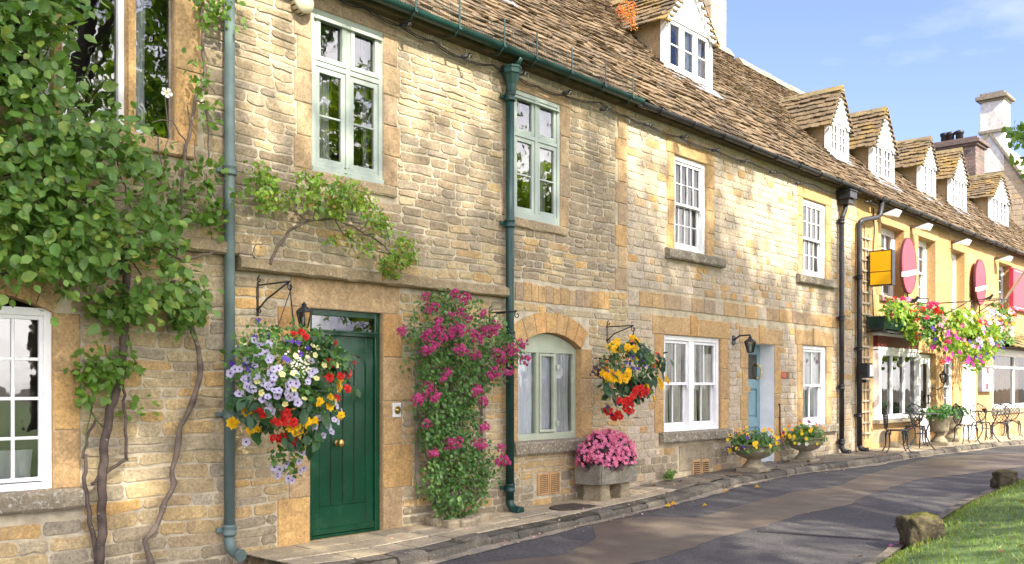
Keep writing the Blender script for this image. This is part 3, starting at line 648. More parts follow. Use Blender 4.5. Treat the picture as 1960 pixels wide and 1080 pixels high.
for i in range(9): block(q,10.2+.06*(i%2),10.47,2.75+i*.29,2.75+(i+1)*.29,4 if R.random()<.6 else 3); bl.append((10.22,10.48,2.75+i*.29,3.04+i*.29))
courses(q,4.5,10.48,-.15,5.3,bl+[o[:4] for o in ops],(.06,.118),(.15,.44),rubble_mat,.010,.009,.014,2.,.16)
body(q,4.5,10.48,-.4,5.4,0); q.build('wall',WM,h2)
roof(h2,4.52,10.50,4.9)
# door
q=MB(); outer(q,5.31,6.2,0,2.2,.045,.06,.09,0,fb=.03); q.box(5.37,6.14,.035,.12,1.95,1.995,0,.008); q.box(5.355,6.16,.015,.05,1.985,2.005,0,.004)
dr=q.build('door_frame',m_green,h2)
q=MB(); a,b_=5.37,6.14; q.box(a,b_,.085,.12,.03,1.95,0); q.box(a,a+.1,.072,.087,.03,1.95,0,.004); q.box(b_-.1,b_,.072,.087,.03,1.95,0,.004); q.box(a+.1,b_-.1,.073,.087,.03,.30,0,.004)
xm=(a+b_)/2; pts=[(b_-.1,1.75)]+[(xm+(b_-.1-xm)*math.cos(t_),1.62+.13*math.sin(t_)) for t_ in np.linspace(0,math.pi,13)]+[(a+.1,1.75)]
q.prism([(a+.1,1.95),(a+.1,1.62)]+[(xm-(b_-.1-xm)*math.cos(t_),1.62+.16*math.sin(t_)**.5) for t_ in np.linspace(.05,math.pi-.05,15)]+[(b_-.1,1.62),(b_-.1,1.95)],.0735,.087)
for i in range(1,4): x=a+.1+(b_-a-.2)*i/4; q.box(x-.0,x+.006,.079,.086,.3,1.72,1)
for i in range(4):
    x=a+.1+(b_-a-.2)*i/4; q.box(x+.008,x+(b_-a-.2)/4-.008,.081,.087,.3,1.75,0,.003)
q.box(a-.0,b_,.045,.09,.03,.10,0,.012)
d_=q.build('door',[m_green,m_black],dr)
q=MB(); c=(5.56,.07,.82)
c=W(647,848,.06); q.lathe([(.036,0),(.036,.006),(.02,.012),(.018,.035),(.034,.045),(.04,.062),(.034,.08),(.012,.088)],(0,0,0),18)
q.v=[(c.x+x,.072-z,c.z+y) for x,y,z in q.v]; q.build('door_knob',m_brass,d_)
c=W(641,765,.07); q=MB(); q.box(c.x-.025,c.x+.025,.06,.072,c.z-.12,c.z+.03,0,.004); q.box(c.x-.017,c.x+.017,.054,.062,c.z-.11,c.z+.02,0,.002); q.build('letter_plate',m_brass,d_)
pane(dr,5.36,6.15,2.0,2.15,.06,m_glassf,'fanlight')
# windows
q=MB(); a,b_,c,d=o_1[:4]; outer(q,a,b_,c,d,.0,.05,.07,0,[(a+b_)/2],[4.53],fb=.09,mw=.05)
q.box(a+.02,b_-.02,-.03,.02,d-.10,d-.085,0,.004); q.box(a,b_,-.02,.02,c-.005,c+.045,0,.004)
for x0_,x1_ in ((a+.05,(a+b_)/2-.025),((a+b_)/2+.025,b_-.05)):
    lightgrid(q,x0_+.002,x1_-.002,c+.09,4.503,.012,.05,1,2,.02); lightgrid(q,x0_+.002,x1_-.002,4.557,d-.05,-.005,.05,1,1,.02)
w_=q.build('window',m_sage,h2); pane(w_,a+.05,b_-.05,c+.08,d-.05,.035,m_glassf); curtain(w_,a+.06,a+.16,c,d-.4,.16,m_rust,3); curtain(w_,a+.22,a+.33,c,d-.5,.17,m_net,3); curtain(w_,b_-.14,b_-.06,c,d,.16,m_net,3)
q=MB(); a,b_,c,d=o_2[:4]; outer(q,a,b_,c,d,.0,.05,.07,0,[(a+b_)/2],[4.43],fb=.09,mw=.05); q.box(a+.02,b_-.02,-.028,.02,d-.10,d-.085,0,.004)
for x0_,x1_ in ((a+.05,(a+b_)/2-.025),((a+b_)/2+.025,b_-.05)):
    lightgrid(q,x0_+.002,x1_-.002,c+.09,4.403,.012,.05,1,2,.02); lightgrid(q,x0_+.002,x1_-.002,4.457,d-.05,.012,.05,1,1,.02)
w_=q.build('window',m_sage,h2); pane(w_,a+.05,b_-.05,c+.08,d-.05,.035,m_glassf); curtain(w_,b_-.2,b_-.06,c,d,.2,m_net,3)
q=MB(); a,b_,c,d=8.26,9.47,.80,2.12; fw=.06
q.prism([(a,1.88)]+[(a+(b_-a)*i/12,1.925+.185*math.sin(math.pi*i/12)**.8) for i in range(13)]+[(b_,1.88)],.088,.14)
outer(q,a,b_,c,1.93,.085,fw,.08,0,[a+.46,a+.80],[],fb=.09,mw=.045)
lightgrid(q,a+.485,a+.778,.90,1.86,.07,.03,1,1)
for z in (1.0,1.7): q.box(a+.80,a+.835,.06,.09,z-.03,z+.03,0,.004)
w_=q.build('window',m_sageg,h2); pane(w_,a+.05,b_-.05,.88,1.88,.12)
curtain(w_,a+.07,a+.62,.87,1.88,.165,m_net,9); curtain(w_,a+.60,b_-.07,.87,1.88,.17,m_net,9)
q=MB(); 
for i in range(12): x=a+.08+i*.09; q.lathe([(.03,0),(.034,.003),(.03,.006)],(x,.17,.9),10)
# vents
for i in (0,1):
    x=8.6+i*.215; z=.15; q=MB(); q.box(x,x+.2,-.03,.0,z,z+.26,0,.004)
    for r_ in range(10):
        for c_ in range(6): q.box(x+.022+c_*.027,x+.037+c_*.027,-.0315,-.029,z+.022+r_*.0225,z+.036+r_*.0225,1)
    q.build('air_vent',[m_terra,m_hole],h2)
# bell
c=W(757,785,0); q=MB(); q.box(c.x-.055,c.x+.055,-.03,-.01,c.z-.075,c.z+.075,1,.006); q.lathe([(.042,0),(.042,.006),(.03,.004),(.012,.004),(.012,.02),(.001,.024)],(0,0,0),16)
q.v=[(px,py,pz) for px,py,pz in q.v[:12]]+[(c.x+px,-.03-pz,c.z+py) for px,py,pz in q.v[12:]]
q.build('bell_push',[m_brass,m_white],h2)
# gutter with posts + hopper pipe
pp=[X(u,-.3) for u in (795,879,965,1027,1094,1158,1211)]
gutter(h2,4.5,10.47,m_pgreen,posts=[5.2]+pp)
q=MB(); x=X(976,-.1); r=.05; vtube(q,x,-.1,.16,4.85,r); [collar(q,x,-.1,z,r) for z in (4.78,3.33,2.05,.30)]; shoe(q,x,-.1,0.02,r)
q.lathe([(.05,4.8),(.06,4.86),(.065,4.92),(.10,5.03),(.115,5.04),(.115,5.09),(.125,5.1),(.125,5.12),(.1,5.12)],(x,-.12,0),8,0,smooth=False)
q.tube([(x+.02,-.12,5.1),(x+.03,-.2,5.17),(x+.03,-.235,5.22)],.035,8); q.build('downpipe',m_pgreen,h2)
q=MB(); 
for i in range(3): q.tube([(x_,-.305+.0*i,5.30+.07*i+.012*math.sin(x_*3+i)) for x_ in np.linspace(5.2,pp[-1],40)],.0025,4)
for x_ in np.linspace(5.2,pp[-1],150): q.tube([(x_,-.304,5.27),(x_+R.uniform(-.02,.02),-.305,5.45)],.0018,3)
q.build('bird_netting',m_pgreen,h2)
e_=W(958,8,.98); dormer(h2,e_.x-1.4,e_.x,.98,zroof(.98)+.0,7.45,8.1,3,(1,2),True)
# ---------- pale cottage
h3=E('stone_cottage',(14.4,0,0),'pale squared stone cottage with white sash windows and a blue door','house')
WM3=[m_mortar3,m_pale,m_pale,m_dress,m_dressg,m_room,m_plinth,m_sill,m_white]
o_3=(11.66,12.56,3.44,4.82,.10); o_g=(11.38,12.98,.8,2.2,.12); o_b=(13.86,14.78,.1,2.16,.30,8); o_4=(15.87,16.86,3.44,4.82,.10); o_4g=(15.87,16.88,.76,2.2,.12)
ops=[o_3,o_g,o_b,o_4,o_4g]
q=MB(); bl=[]; shell(q,10.48,18.32,-.4,5.4,ops,0,3,5)
jambs(q,o_g,bl,3,.22,.24,.27,3,.3,key=True,alt=.1); jambs(q,o_b,bl,3,.2,.2,.27,5,.3,key=True,alt=.3); jambs(q,o_4g,bl,3,.2,.24,.27,3,.3,key=True,alt=.1)
jambs(q,o_3,bl,3,.18,.2,.2,4,.22,alt=.15); jambs(q,o_4,bl,3,.18,.2,.2,4,.22,alt=.15)
for a,b_,z in ((11.25,13.2,.8),(11.4,13.0,3.44),(15.6,17.2,3.44),(15.6,17.25,.76)): sillstone(q,a,b_,z,.15,.09,7); bl.append((a,b_,z-.15,z))
x=10.5
while x<18.2:
    w_=R.uniform(.2,.45); block(q,x,min(18.3,x+w_),2.56,2.78,R.choice((3,4,4,1))); x+=w_+.006
bl.append((10.48,18.32,2.55,2.79))
for i in range(11): block(q,18.02+.07*(i%2),18.31,.2+i*.45,.2+(i+1)*.45,R.choice((3,1,4))); bl.append((18.03,18.32,.2+i*.45,.65+i*.45))
bl+=[(11.75,12.75,.2,.62)]
def mf(x,z): return 6 if z<.42+.15*noise.noise(Vector((x*1.5,0,4))) and R.random()<.7 else (3 if R.random()<.08 else 1)
courses(q,10.48,18.32,-.1,5.3,bl+[o[:4] for o in ops],(.095,.125),(.15,.33),mf,.009,.0028,.011,.35)
block(q,11.78,12.74,.22,.6,6)
body(q,10.48,18.32,-.4,5.4,0); q.build('wall',WM3,h3)
_,top=roof(h3,10.46,18.9,4.9)
for u in (1331,1348):
    x=X(u); q=MB(); z=Z(u,900); q.box(x-.105,x+.105,-.025,.0,z-.16,z+.16,0,.006)
    for i in range(9): q.box(x-.085,x+.085,-.027,-.0245,z-.135+i*.03,z-.118+i*.03,1)
    q.build('air_vent',[m_terra,m_hole],h3)
def sash(parent,o,nc,nr,mat=m_white,yy=.03,curt=m_net,fw=.07,double=False,cut=None):
    a,b_,c,d=o[:4]; q=MB(); outer(q,a,b_,c,d,yy,fw,.12,0,[(a+b_)/2] if double else [],[],fb=.06,mw=.14)
    sp=[(a+fw,(a+b_)/2-.07),((a+b_)/2+.07,b_-fw)] if double else [(a+fw,b_-fw)]; zm=c+(d-c)*.5
    for p,s_ in sp:
        lightgrid(q,p+.004,s_-.004,zm-.02,d-fw-.003,yy+.02,.04,nc,nr,.018); lightgrid(q,p+.004,s_-.004,c+.063,zm+.02,yy+.066,.04,nc,nr,.018,bot=.07)
        q.box(p+.01,p+.03,yy+.01,yy+.035,zm-.07,zm-.02,0,.003); q.box(s_-.03,s_-.01,yy+.01,yy+.035,zm-.07,zm-.02,0,.003)
    w_=q.build('sash_window',mat,parent)
    for p,s_ in sp:
        pane(w_,p,s_,zm,d-fw,yy+.045); pane(w_,p,s_,c+.06,zm,yy+.09)
        if curt: curtain(w_,p,p+(s_-p)*.42,c+.05,d-fw,yy+.13,curt,5); curtain(w_,p+(s_-p)*.52,s_,c+.05,d-fw,yy+.13,curt,5)
    return w_
sash(h3,o_3,4,2,curt=None); w_=sash(h3,o_4,4,2,curt=None)
sash(h3,o_g,2,1,double=True,curt=m_cream); sash(h3,o_4g,2,1,curt=m_net)
q=MB(); a,b_=13.86,14.78
q.box(a,b_,.29,.33,.12,2.16,0)
q2=[(a,a+.10,.1,2.15),(b_-.10,b_,.1,2.15),((a+b_)/2-.05,(a+b_)/2+.05,.1,1.56)]
for x0_,x1_,z0_,z1_ in q2: q.box(x0_,x1_,.26,.292,z0_+.03,z1_,0,.004)
for z0_,z1_ in ((.13,.3),(.78,.93),(1.42,1.58),(2.0,2.15)):
    q.box(a+.1,(a+b_)/2-.05 if z1_<1.57 else b_-.1,.261,.292,z0_,z1_,0,.004)
    if z1_<1.57: q.box((a+b_)/2+.05,b_-.1,.261,.292,z0_,z1_,0,.004)
for z0_,z1_ in ((.34,.74),(.97,1.38)):
    for x0_,x1_ in ((a+.14,(a+b_)/2-.09),((a+b_)/2+.09,b_-.14)): q.box(x0_,x1_,.272,.291,z0_,z1_,0,.014)
q.box(a+.1,b_-.1,.275,.291,1.58,2.0,1); 
d_=q.build('door',[m_bluedoor,m_room],h3)
pane(d_,a+.1,b_-.1,1.58,2.0,.27)
q=MB(); q.quad((a+.1,.274,1.6),(a+.45,.274,1.6),(a+.3,.274,1.97),(a+.1,.274,1.97)); q.build('door_blind',M('plum_blind',(.22,.03,.07),.8),d_)
c=W(1449,712,.25); q=MB(); q.tube([(c.x,.255,c.z+.12),(c.x,.215,c.z+.1),(c.x+.03,.19,c.z+.05),(c.x+.04,.19,c.z-.04),(c.x,.215,c.z-.11),(c.x,.255,c.z-.11)],.013,8)
q.ball((c.x,.25,c.z+.12),.025,0,6); q.ball((c.x,.25,c.z-.11),.025,0,6); q.build('door_knocker',m_brass,d_)
c=W(1435,745,.25); q=MB(); q.box(c.x-.03,c.x+.03,.25,.262,c.z-.05,c.z+.05,0,.004); q.build('lock_plate',m_brass,d_)
c=W(1502,718); q=MB(); q.box(c.x-.16,c.x+.03,-.02,0,c.z-.055,c.z+.055,0,.004); q.box(c.x+.032,c.x+.14,-.022,0,c.z-.055,c.z+.055,1,.004)
for i in range(3): q.box(c.x-.13+i*.055,c.x-.12+i*.055,-.0215,-.0195,c.z-.03,c.z+.035,2)
q.build('house_plaque',[M('brick_red_plaque',(.42,.1,.05),.8),M('brown_plaque',(.2,.13,.06),.8),M('plaque_mark',(.6,.25,.18),.8)],h3)
q=MB(); x=X(1486,-.02); pts=[W(1490,774,-.02),W(1492,774,-.02),W(1493,780,-.02),W(1493,826,-.02),W(1495,833,-.02),W(1500,833,-.02)]
q.tube(pts,.011,6); q.build('service_pipe',m_rustp,h3)
# gutters and pipe
gutter(h3,10.48,17.75,m_black,.06,-.23,5.22,brk=[10.9+i*.86 for i in range(9)]); gutter(h3,17.75,18.9,m_rustp,.06,-.23,5.215,brk=[18.2,18.6])
q=MB(); x=X(1611,-.09); r=.047
vtube(q,x,-.09,.36,4.6,r); [collar(q,x,-.09,z,r) for z in (4.58,2.75,1.45,.42)]; shoe(q,x,-.09,.2,r)
q.tube([(x,-.09,4.6),(x+.02,-.1,4.68),(x+.09,-.12,4.8),(x+.1,-.13,4.95)],r*.95,10)
q.box(x-.05,x+.27,-.28,-.01,5.0,5.14,0,.01); q.box(x+.0,x+.22,-.23,-.02,4.9,5.0,0,.01); q.box(x-.07,x+.29,-.3,-.01,5.13,5.16,0,.01); q.build('downpipe',m_black,h3)
e_=W(1360,172,1.0); e0=W(1276,130,1.0)
dm=dormer(h3,e0.x,e_.x,1.0,zroof(1.0)-.0,Z(1318,60,1.0)+.05,Z(1330,-30,1.),3,(1,2),True,curt=True)
# orange stonecrop growing by the dormer comes with the plants
def chimney(parent,x0,x1,y0,y1,z0,z1,mats,cap=.1,band=None,brick=(.12,.35)):
    q=MB(); q.box(x0,x1,y0,y1,z0,z1,0)
    for yy,(a,b_) in ((y0,(x0,x1)),):
        courses(q,a,b_,z0,z1,[],(brick[0]*.9,brick[0]*1.1),(brick[1]*.7,brick[1]*1.3),lambda x,z:1,.008,.003,.01,.1,0,yy)
    # side facing the street's near end
    s=MB(); courses(s,y0,y1,z0,z1,[],(brick[0]*.9,brick[0]*1.1),(brick[1]*.7,brick[1]*1.3),lambda x,z:1,.008,.003,.01,.1)
    q.add([(x0+y_,y0+y1-x_,z_) for x_,y_,z_ in s.v],s.f,1)
    for o_,za,zb in ((cap*.5,z1-.02,z1+.06),(cap,z1+.06,z1+.17),(cap*.4,z1+.17,z1+.26)): q.box(x0-o_,x1+o_,y0-o_,y1+o_,za,zb,2,.01)
    if band: q.box(x0-.06,x1+.06,y0-.06,y1+.06,band,band+.1,2,.02)
    return q.build('chimney',mats,parent)
c=W(1373,60,3.2); chimney(h3,W(1362,60,3.0).x,W(1362,60,3.0).x+.62,3.0,3.8,zroof(3.0)-.6,11.2,[m_mortar3,m_pale,m_sill],brick=(.25,.5))
# ---------- shop terrace
h4=E('shop_terrace',(25,0,0),'yellow stone terrace of shops with five gabled dormers at the far end of the street','house')
WM4=[M('yellow_render',(.50,.32,.15),.9,.14,2.5,.3,40,dirt=(.46,.33,.15),dth=(.5,.8)),m_yel,m_yel,m_yel,m_dressg,m_room,m_plinth,m_sill,m_white]
o_w=[(X(1686),X(1730),3.35,4.84,.32),(X(1757),X(1790),3.35,4.84,.32),(X(1822),X(1846),3.35,4.80,.3),(X(1911),X(1936),3.4,4.88,.3)]
o_sw=(19.15,21.55,.78,2.5,.05); o_sd=(21.82,22.95,.15,2.22,.16); o_s5=(X(1806),X(1824),.8,2.12,.1); o_wd=(X(1842),X(1868),.1,2.02,.06); o_fs=(27.6,33.,.85,2.4,.12); o_x=(33.9,34.8,.1,2.2,.2)
ops=o_w+[o_sw,o_sd,o_s5,o_wd,o_fs,o_x]
q=MB(); bl=[]; shell(q,18.32,40,-.4,5.4,ops,0,3,5)
for o in o_w: jambs(q,o,bl,3,.2,.22,.25,3,.2,alt=.2); sillstone(q,o[0]-.1,o[1]+.1,o[2],.12,.08,7)
for o in (o_sd,o_s5,o_wd): jambs(q,o,bl,3,.2,.2,.25,3,.2,alt=.2)
bl+=[o[:4] for o in ops]+[(18.9,21.8,.5,2.75),(27.4,34,.6,2.6)]
def mf4(x,z): return 6 if z<.55+.2*noise.noise(Vector((x*1.5,0,8))) and R.random()<.5 else 1
courses(q,18.32,40,.0,5.3,bl,(.27,.33),(.45,.8),mf4,.004,.0015,.005,.1)
body(q,18.32,40,-.4,5.4,0); q.build('wall',WM4,h4)
roof(h4,18.9,40,4.6,e0=.16,e1=.11)
gutter(h4,18.95,40,m_black,.06,-.23,5.22,brk=[19.3+i*.95 for i in range(20)])
for i,o in enumerate(o_w): sash(h4,o,3,2,m_white2,.2,m_net,.08)
# dormers
for (ua,ub,vz,vt,va) in ((1588,1622,304,240,168),(1672,1709,350,283,208),(1763,1789,380,318,264),(1821,1848,404,344,286),(1898,1929,432,383,332)):
    um=(ua+ub)/2; y=.4
    while zroof(y)<Z(um,vz,y)+.02 and y<1.2: y+=.01
    a,b_=X(ua,y),X(ub,y)
    dormer(h4,a,b_,y,zroof(y)-.02,Z(um,vt,y)+.02,Z(um,va,y)-.05,2,(2,3))
# shop window
q=MB(); a,b_=19.15,21.55; outer(q,a,b_,.78,2.22,-.10,.12,.14,0,[],[],fb=.1); [q.box(x-.035,x+.035,-.075,-.035,.88,2.10,0,.006) for x in [a+.12+(b_-a-.24)*f for f in (.33,.66)]]
q.box(a,b_,-.12,.03,2.2,2.27,0,.01); q.box(a+.02,b_-.02,-.09,.03,2.27,2.52,1,.004); q.box(a-.03,b_+.03,-.14,.03,2.5,2.56,0,.008); q.box(a-.06,b_+.06,-.16,.0,.70,.77,2,.01)
for x in (a+.0,b_-.1): q.box(x,x+.1,-.13,-.09,.9,2.15,0,.01); q.box(x-.015,x+.115,-.14,-.09,2.05,2.15,0,.006)
q.add([(a-.15,-.34,2.58),(b_+.1,-.34,2.58),(b_+.1,.0,2.70),(a-.15,.0,2.70),(a-.15,-.34,2.55),(b_+.1,-.34,2.55),(b_+.1,0,2.58),(a-.15,0,2.58)],[(0,1,2,3),(4,5,1,0)[::1],(0,3,7,4),(1,5,6,2),(4,7,6,5)],3)
sw=q.build('shop_window',[m_white,M('maroon_board',(.14,.018,.016),.5),m_sill,m_lead],h4); pane(sw,a+.1,b_-.1,.85,2.2,-.03,m_glassf)
# shop door
q=MB(); a,b_=21.82,22.95; y=.12; outer(q,a,b_,.15,2.2,y,.07,.06,0); q.box(a+.07,a+.2,y+.005,y+.04,.18,2.13,0,.004); q.box(b_-.2,b_-.07,y+.005,y+.04,.18,2.13,0,.004); q.box(a+.2,b_-.2,y+.006,y+.04,.18,.95,0,.004); q.box(a+.2,b_-.2,y+.006,y+.04,1.98,2.13,0,.004)
d_=q.build('door',m_white,h4); pane(d_,a+.2,b_-.2,.95,1.98,y+.02)
q=MB(); c=W(1761,765,.3); q.box(c.x-.03,c.x+.03,y-.02,y+.006,c.z-.1,c.z+.12,0,.004); q.tube([(c.x,y-.03,c.z+.1),(c.x+.03,y-.08,c.z+.06),(c.x+.03,y-.08,c.z-.04)],.014,6); q.box(c.x-.03,c.x+.03,y-.02,y+.006,c.z-.32,c.z-.2,0,.004); q.build('handle',m_black,d_)
sash(h4,o_s5,2,2,m_white,.03,None,.07)
q=MB(); a,b_=o_wd[0],o_wd[1]; q.box(a,b_,.03,.07,.1,2.02,0); q.box(a,b_,.0,.031,1.9,2.02,0,.005); q.box(a,a+.09,.001,.031,.1,1.9,0,.005); q.box(b_-.09,b_,.001,.031,.1,1.9,0,.005)
for i in range(1,5): x=a+.09+(b_-a-.18)*i/5; q.box(x-.004,x+.004,.026,.031,.12,1.88,0)
q.build('door',m_white2,h4)
q=MB(); a,b_=27.6,33.; outer(q,a,b_,.85,2.4,.02,.1,.1,0,[a+2.2,a+3.8],[2.0],fb=.12,mw=.08); q.box(a-.1,b_+.1,-.06,.03,.70,.85,1,.01); q.box(a-.05,b_+.05,-.06,.03,2.38,2.5,0,.008)
sw=q.build('shop_window',[m_white,m_sill],h4); pane(sw,a+.1,b_-.1,.95,2.35,.07); curtain(sw,a+2.,a+4.6,.9,2.35,.5,M('amber_backdrop',(.4,.2,.05),.8),12,.02,name='backdrop')
# lean-to of mossy slates over the far shop window
q=MB(); slates(q,(27.5,-.55,2.52),(1,0,0),(0,.55,.42),6,.75,.16,.14,(.15,.3),.03); q.quad((27.5,-.55,2.51),(33.5,-.55,2.51),(33.5,.0,2.93),(27.5,.0,2.93),1); q.box(27.5,33.5,-.54,.0,2.5,2.515,1)
q.build('canopy_roof',[m_moss,m_under],h4)
q=MB(); x=X(1645,-.09); r=.05
vtube(q,x,-.09,.3,4.65,r); [collar(q,x,-.09,z,r,0,.07) for z in (3.6,2.2,.9)]; shoe(q,x,-.09,.2,r)
q.tube([(x,-.09,4.6),(x+.02,-.1,4.68),(x+.12,-.11,4.73),(x+.75,-.15,4.86),(x+.86,-.17,4.92),(x+.88,-.2,5.2)],r,10); q.build('downpipe',m_black,h4)
# brick stack behind the dormers
def yat(u,x): a=(u-980)/F; return x*(ST-a*CT)/(CT+a*ST)-CD
def zat(u,v,x): a=(u-980)/F; return CH+x/(CT+a*ST)*(740-v)/F
m_br=STONE('dark_brick',[(.16,.12,.115),(.20,.14,.12),(.13,.11,.105),(.22,.16,.14)],bst=.4)
bx=33.; ya_,yb_=yat(1868,bx),yat(1788,bx)
ch=chimney(h4,bx,bx+.95,ya_,yb_,zroof(1.9)-.6,zat(1868,276,bx),[M('brick_mortar',(.3,.26,.22),.95),m_br,m_br],.14,None,(.13,.3))
for k in (.5,.72,.86):
    q=MB(); q.lathe([(.13,-.3),(.12,.2),(.15,.22),(.15,.3),(.1,.32)],(bx+.5,ya_+(yb_-ya_)*k,zat(1868,276,bx)+.34),12); q.build('chimney_pot',m_black,ch)
# ---------- taller house beyond, its gable end and pale stack rising over the terrace
gx=36.; h5=E('gabled_house',(41,2,0),'taller stone house beyond the terrace, its coped gable end carrying a tall pale chimney','house')
y1,z1=yat(1915,gx),zat(1915,286,gx); y2,z2=yat(1960,gx),zat(1960,346,gx); k=(z1-z2)/(y1-y2); yr=y1+.35; zr=z1+k*.35
q=MB(); zl=lambda y:zr-k*abs(y-yr); ylo=-.2; yhi=2*yr+.2
poly=[(ylo,-.4),(ylo,zl(ylo)),(yr,zr),(yhi,zl(yhi)),(yhi,-.4)]
q.add([(gx+.012,y,z) for y,z in poly]+[(gx+9,y,z) for y,z in poly],[tuple(range(5)),tuple(range(5,10))[::-1]]+[(i,i+5,(i+1)%5+5,(i+1)%5) for i in range(5)],0)
s=MB(); courses(s,ylo,yhi,4,zr,[],(.14,.2),(.25,.5),lambda x,z:1,.012,.004,.014,.3)
keep=[f for f in s.f if all(s.v[j][2]<zl(s.v[j][0])-.03 for j in f)]
q.add([(gx+.012+y_,x_,z_) for x_,y_,z_ in s.v],keep,1); q.build('wall',[m_mortar3,m_pale],h5)
q=MB()
for sgn in (-1,1):
    ye3=ylo-.1 if sgn<0 else yhi+.1
    P4=[(yr,zr+.02),(ye3,zl(ye3)+.02),(ye3,zl(ye3)+.17),(yr,zr+.17)]
    q.add([(gx-.07,y,z) for y,z in P4]+[(gx+.22,y,z) for y,z in P4],[(0,1,2,3),(4,5,6,7)[::-1],(0,4,5,1),(1,5,6,2),(2,6,7,3)],0)
q.build('coping',m_sill,h5)
ya_,yb_=yat(1922,gx),yat(1877,gx); q=MB(); zb=zat(1900,330,gx); zt=zat(1900,193,gx); zm=zat(1905,251,gx); q.box(gx-.02,gx+.75,ya_,yb_,zb,zt,0)
q.box(gx-.08,gx+.81,ya_-.06,yb_+.06,zm-.05,zm+.05,1,.02)
for o_,za_,zb_ in ((.05,zt-.02,zt+.06),(.14,zt+.06,zt+.18),(.02,zt+.18,zt+.3)): q.box(gx-.02-o_,gx+.75+o_,ya_-o_,yb_+o_,za_,zb_,1,.02)
q.build('chimney',[STONE('limewashed_stack',[(.34,.315,.25)],blot=(.24,.22,.165),streak=(.19,.17,.12),bst=.4),m_sill],h5)
# ------------------------------------------------ plants
LT=[(0,0,0),(0,.5,-.05),(0,1,.02),(-.30,.22,.05),(-.34,.58,.05),(.30,.22,.05),(.34,.58,.05)]
LF=[(0,1,4,3),(1,2,4),(0,5,6,1),(1,6,2)]
def inpoly(P_,n):
    P_=np.array(P_,float); lo,hi=P_.min(0),P_.max(0); o=[]; x0,y0=P_[:,0],P_[:,1]; x1,y1=np.roll(x0,-1),np.roll(y0,-1)
    while len(o)<n:
        c=lo+(hi-lo)*NR.random((n*2,2))
        cr_=((y0[None]>c[:,1:2])!=(y1[None]>c[:,1:2]))&(c[:,0:1]<(x1-x0)[None]*(c[:,1:2]-y0[None])/((y1-y0)[None]+1e-9)+x0[None])
        o+=list(c[cr_.sum(1)%2==1])
    return np.array(o[:n])
def poly_pts(poly,n,ya,yb,per=9,rad=.07,pw=1.):
    c=inpoly(poly,max(1,n//per)); o=[]
    for u,v in c:
        f=NR.random()**pw; p=np.array(W(u,v,ya+(yb-ya)*f)); o.append(p+NR.normal(0,rad,(per,3))*np.array([1,.7,1]))
    o=np.concatenate(o); o[:,1]=np.minimum(o[:,1],-.02); return o
def ball_pts(c,r,n,shell_=.6,per=1,rad=.03):
    d=NR.normal(size=(n,3)); d/=np.linalg.norm(d,axis=1,keepdims=True); f=(shell_+(1-shell_)*NR.random((n,1))**.6)
    p=np.array(c)+d*f*np.array(r); return p+NR.normal(0,rad,p.shape),d
def leaves(name,pts,size,mat,parent,nb=(-.15,-.8,.55),tb=(0,-.25,-1),nj=.55,tj=.8,asp=1.,var=.3,out=None):
    n=len(pts); nrm=np.array(nb)+NR.normal(0,nj,(n,3)) + (out if out is not None else 0)
    tip=np.array(tb)+NR.normal(0,tj,(n,3)); s=size*(1+NR.normal(0,var,n)).clip(.5,1.7)
    return inst(name,LT,LF,[0]*4,pts,frames(nrm,tip),np.stack([s*asp,s,s],1),[mat] if not isinstance(mat,list) else mat,parent,smooth=True)
def tubes(name,lists,mat,parent,n=7):
    q=MB()
    for pts,r in lists: q.tube(pts,r,n)
    return q.build(name,mat,parent)
def wig(pts,y,k=4,a=.012):
    """pixel polyline on plane y -> wobbly 3-D line"""
    P_=[W(u,v,y) for u,v in pts]; o=[]
    for i in range(len(P_)-1):
        for j in range(k):
            p=P_[i].lerp(P_[i+1],j/k); o.append(p+Vector((R.uniform(-a,a),R.uniform(-a,a)*.5,R.uniform(-a,a))))
    return o+[P_[-1]]
def tap(n,a,b): return [a+(b-a)*i/(n-1) for i in range(n)]
m_pear=LEAF('pear_leaf',[(.08,.17,.03),(.13,.25,.045),(.11,.22,.05),(.18,.30,.06),(.09,.18,.05),(.24,.35,.07),(.10,.20,.04),(.15,.27,.05),(.07,.15,.035),(.20,.32,.07),(.12,.23,.06),(.30,.36,.06)],spots=(.5,.25,.04),trans=.35,rough=.33)
m_light=LEAF('light_leaf',[(.11,.22,.03),(.16,.28,.04),(.08,.17,.03),(.2,.3,.06)],trans=.4)
m_honey=LEAF('climber_leaf',[(.12,.25,.03),(.2,.34,.04),(.28,.4,.06),(.10,.2,.04),(.36,.2,.05)],trans=.4)
m_rosel=LEAF('rose_leaf',[(.045,.12,.028),(.075,.17,.038),(.11,.22,.05),(.055,.14,.04),(.16,.26,.06)],trans=.3,rough=.35)
m_baskl=LEAF('basket_leaf',[(.05,.13,.03),(.09,.2,.04),(.13,.25,.05),(.06,.15,.04)],trans=.35)
m_begl=LEAF('begonia_leaf',[(.018,.055,.024),(.03,.08,.03),(.04,.09,.025)],trans=.2,rough=.4)
m_darkl=LEAF('bronze_leaf',[(.03,.016,.02),(.05,.02,.022),(.035,.03,.03)],trans=.15,rough=.35)
m_stem=M('bark_grey',(.17,.13,.10),.9,.35,9,.6,60,dirt=(.30,.27,.23),dsc=12,dth=(.6,.68))
m_stem2=M('bark_brown',(.10,.075,.06),.9,.35,9,.6,60,dirt=(.42,.4,.38),dsc=30,dth=(.63,.67))
m_gstem=M('green_stem',(.10,.13,.04),.7,.3,9)
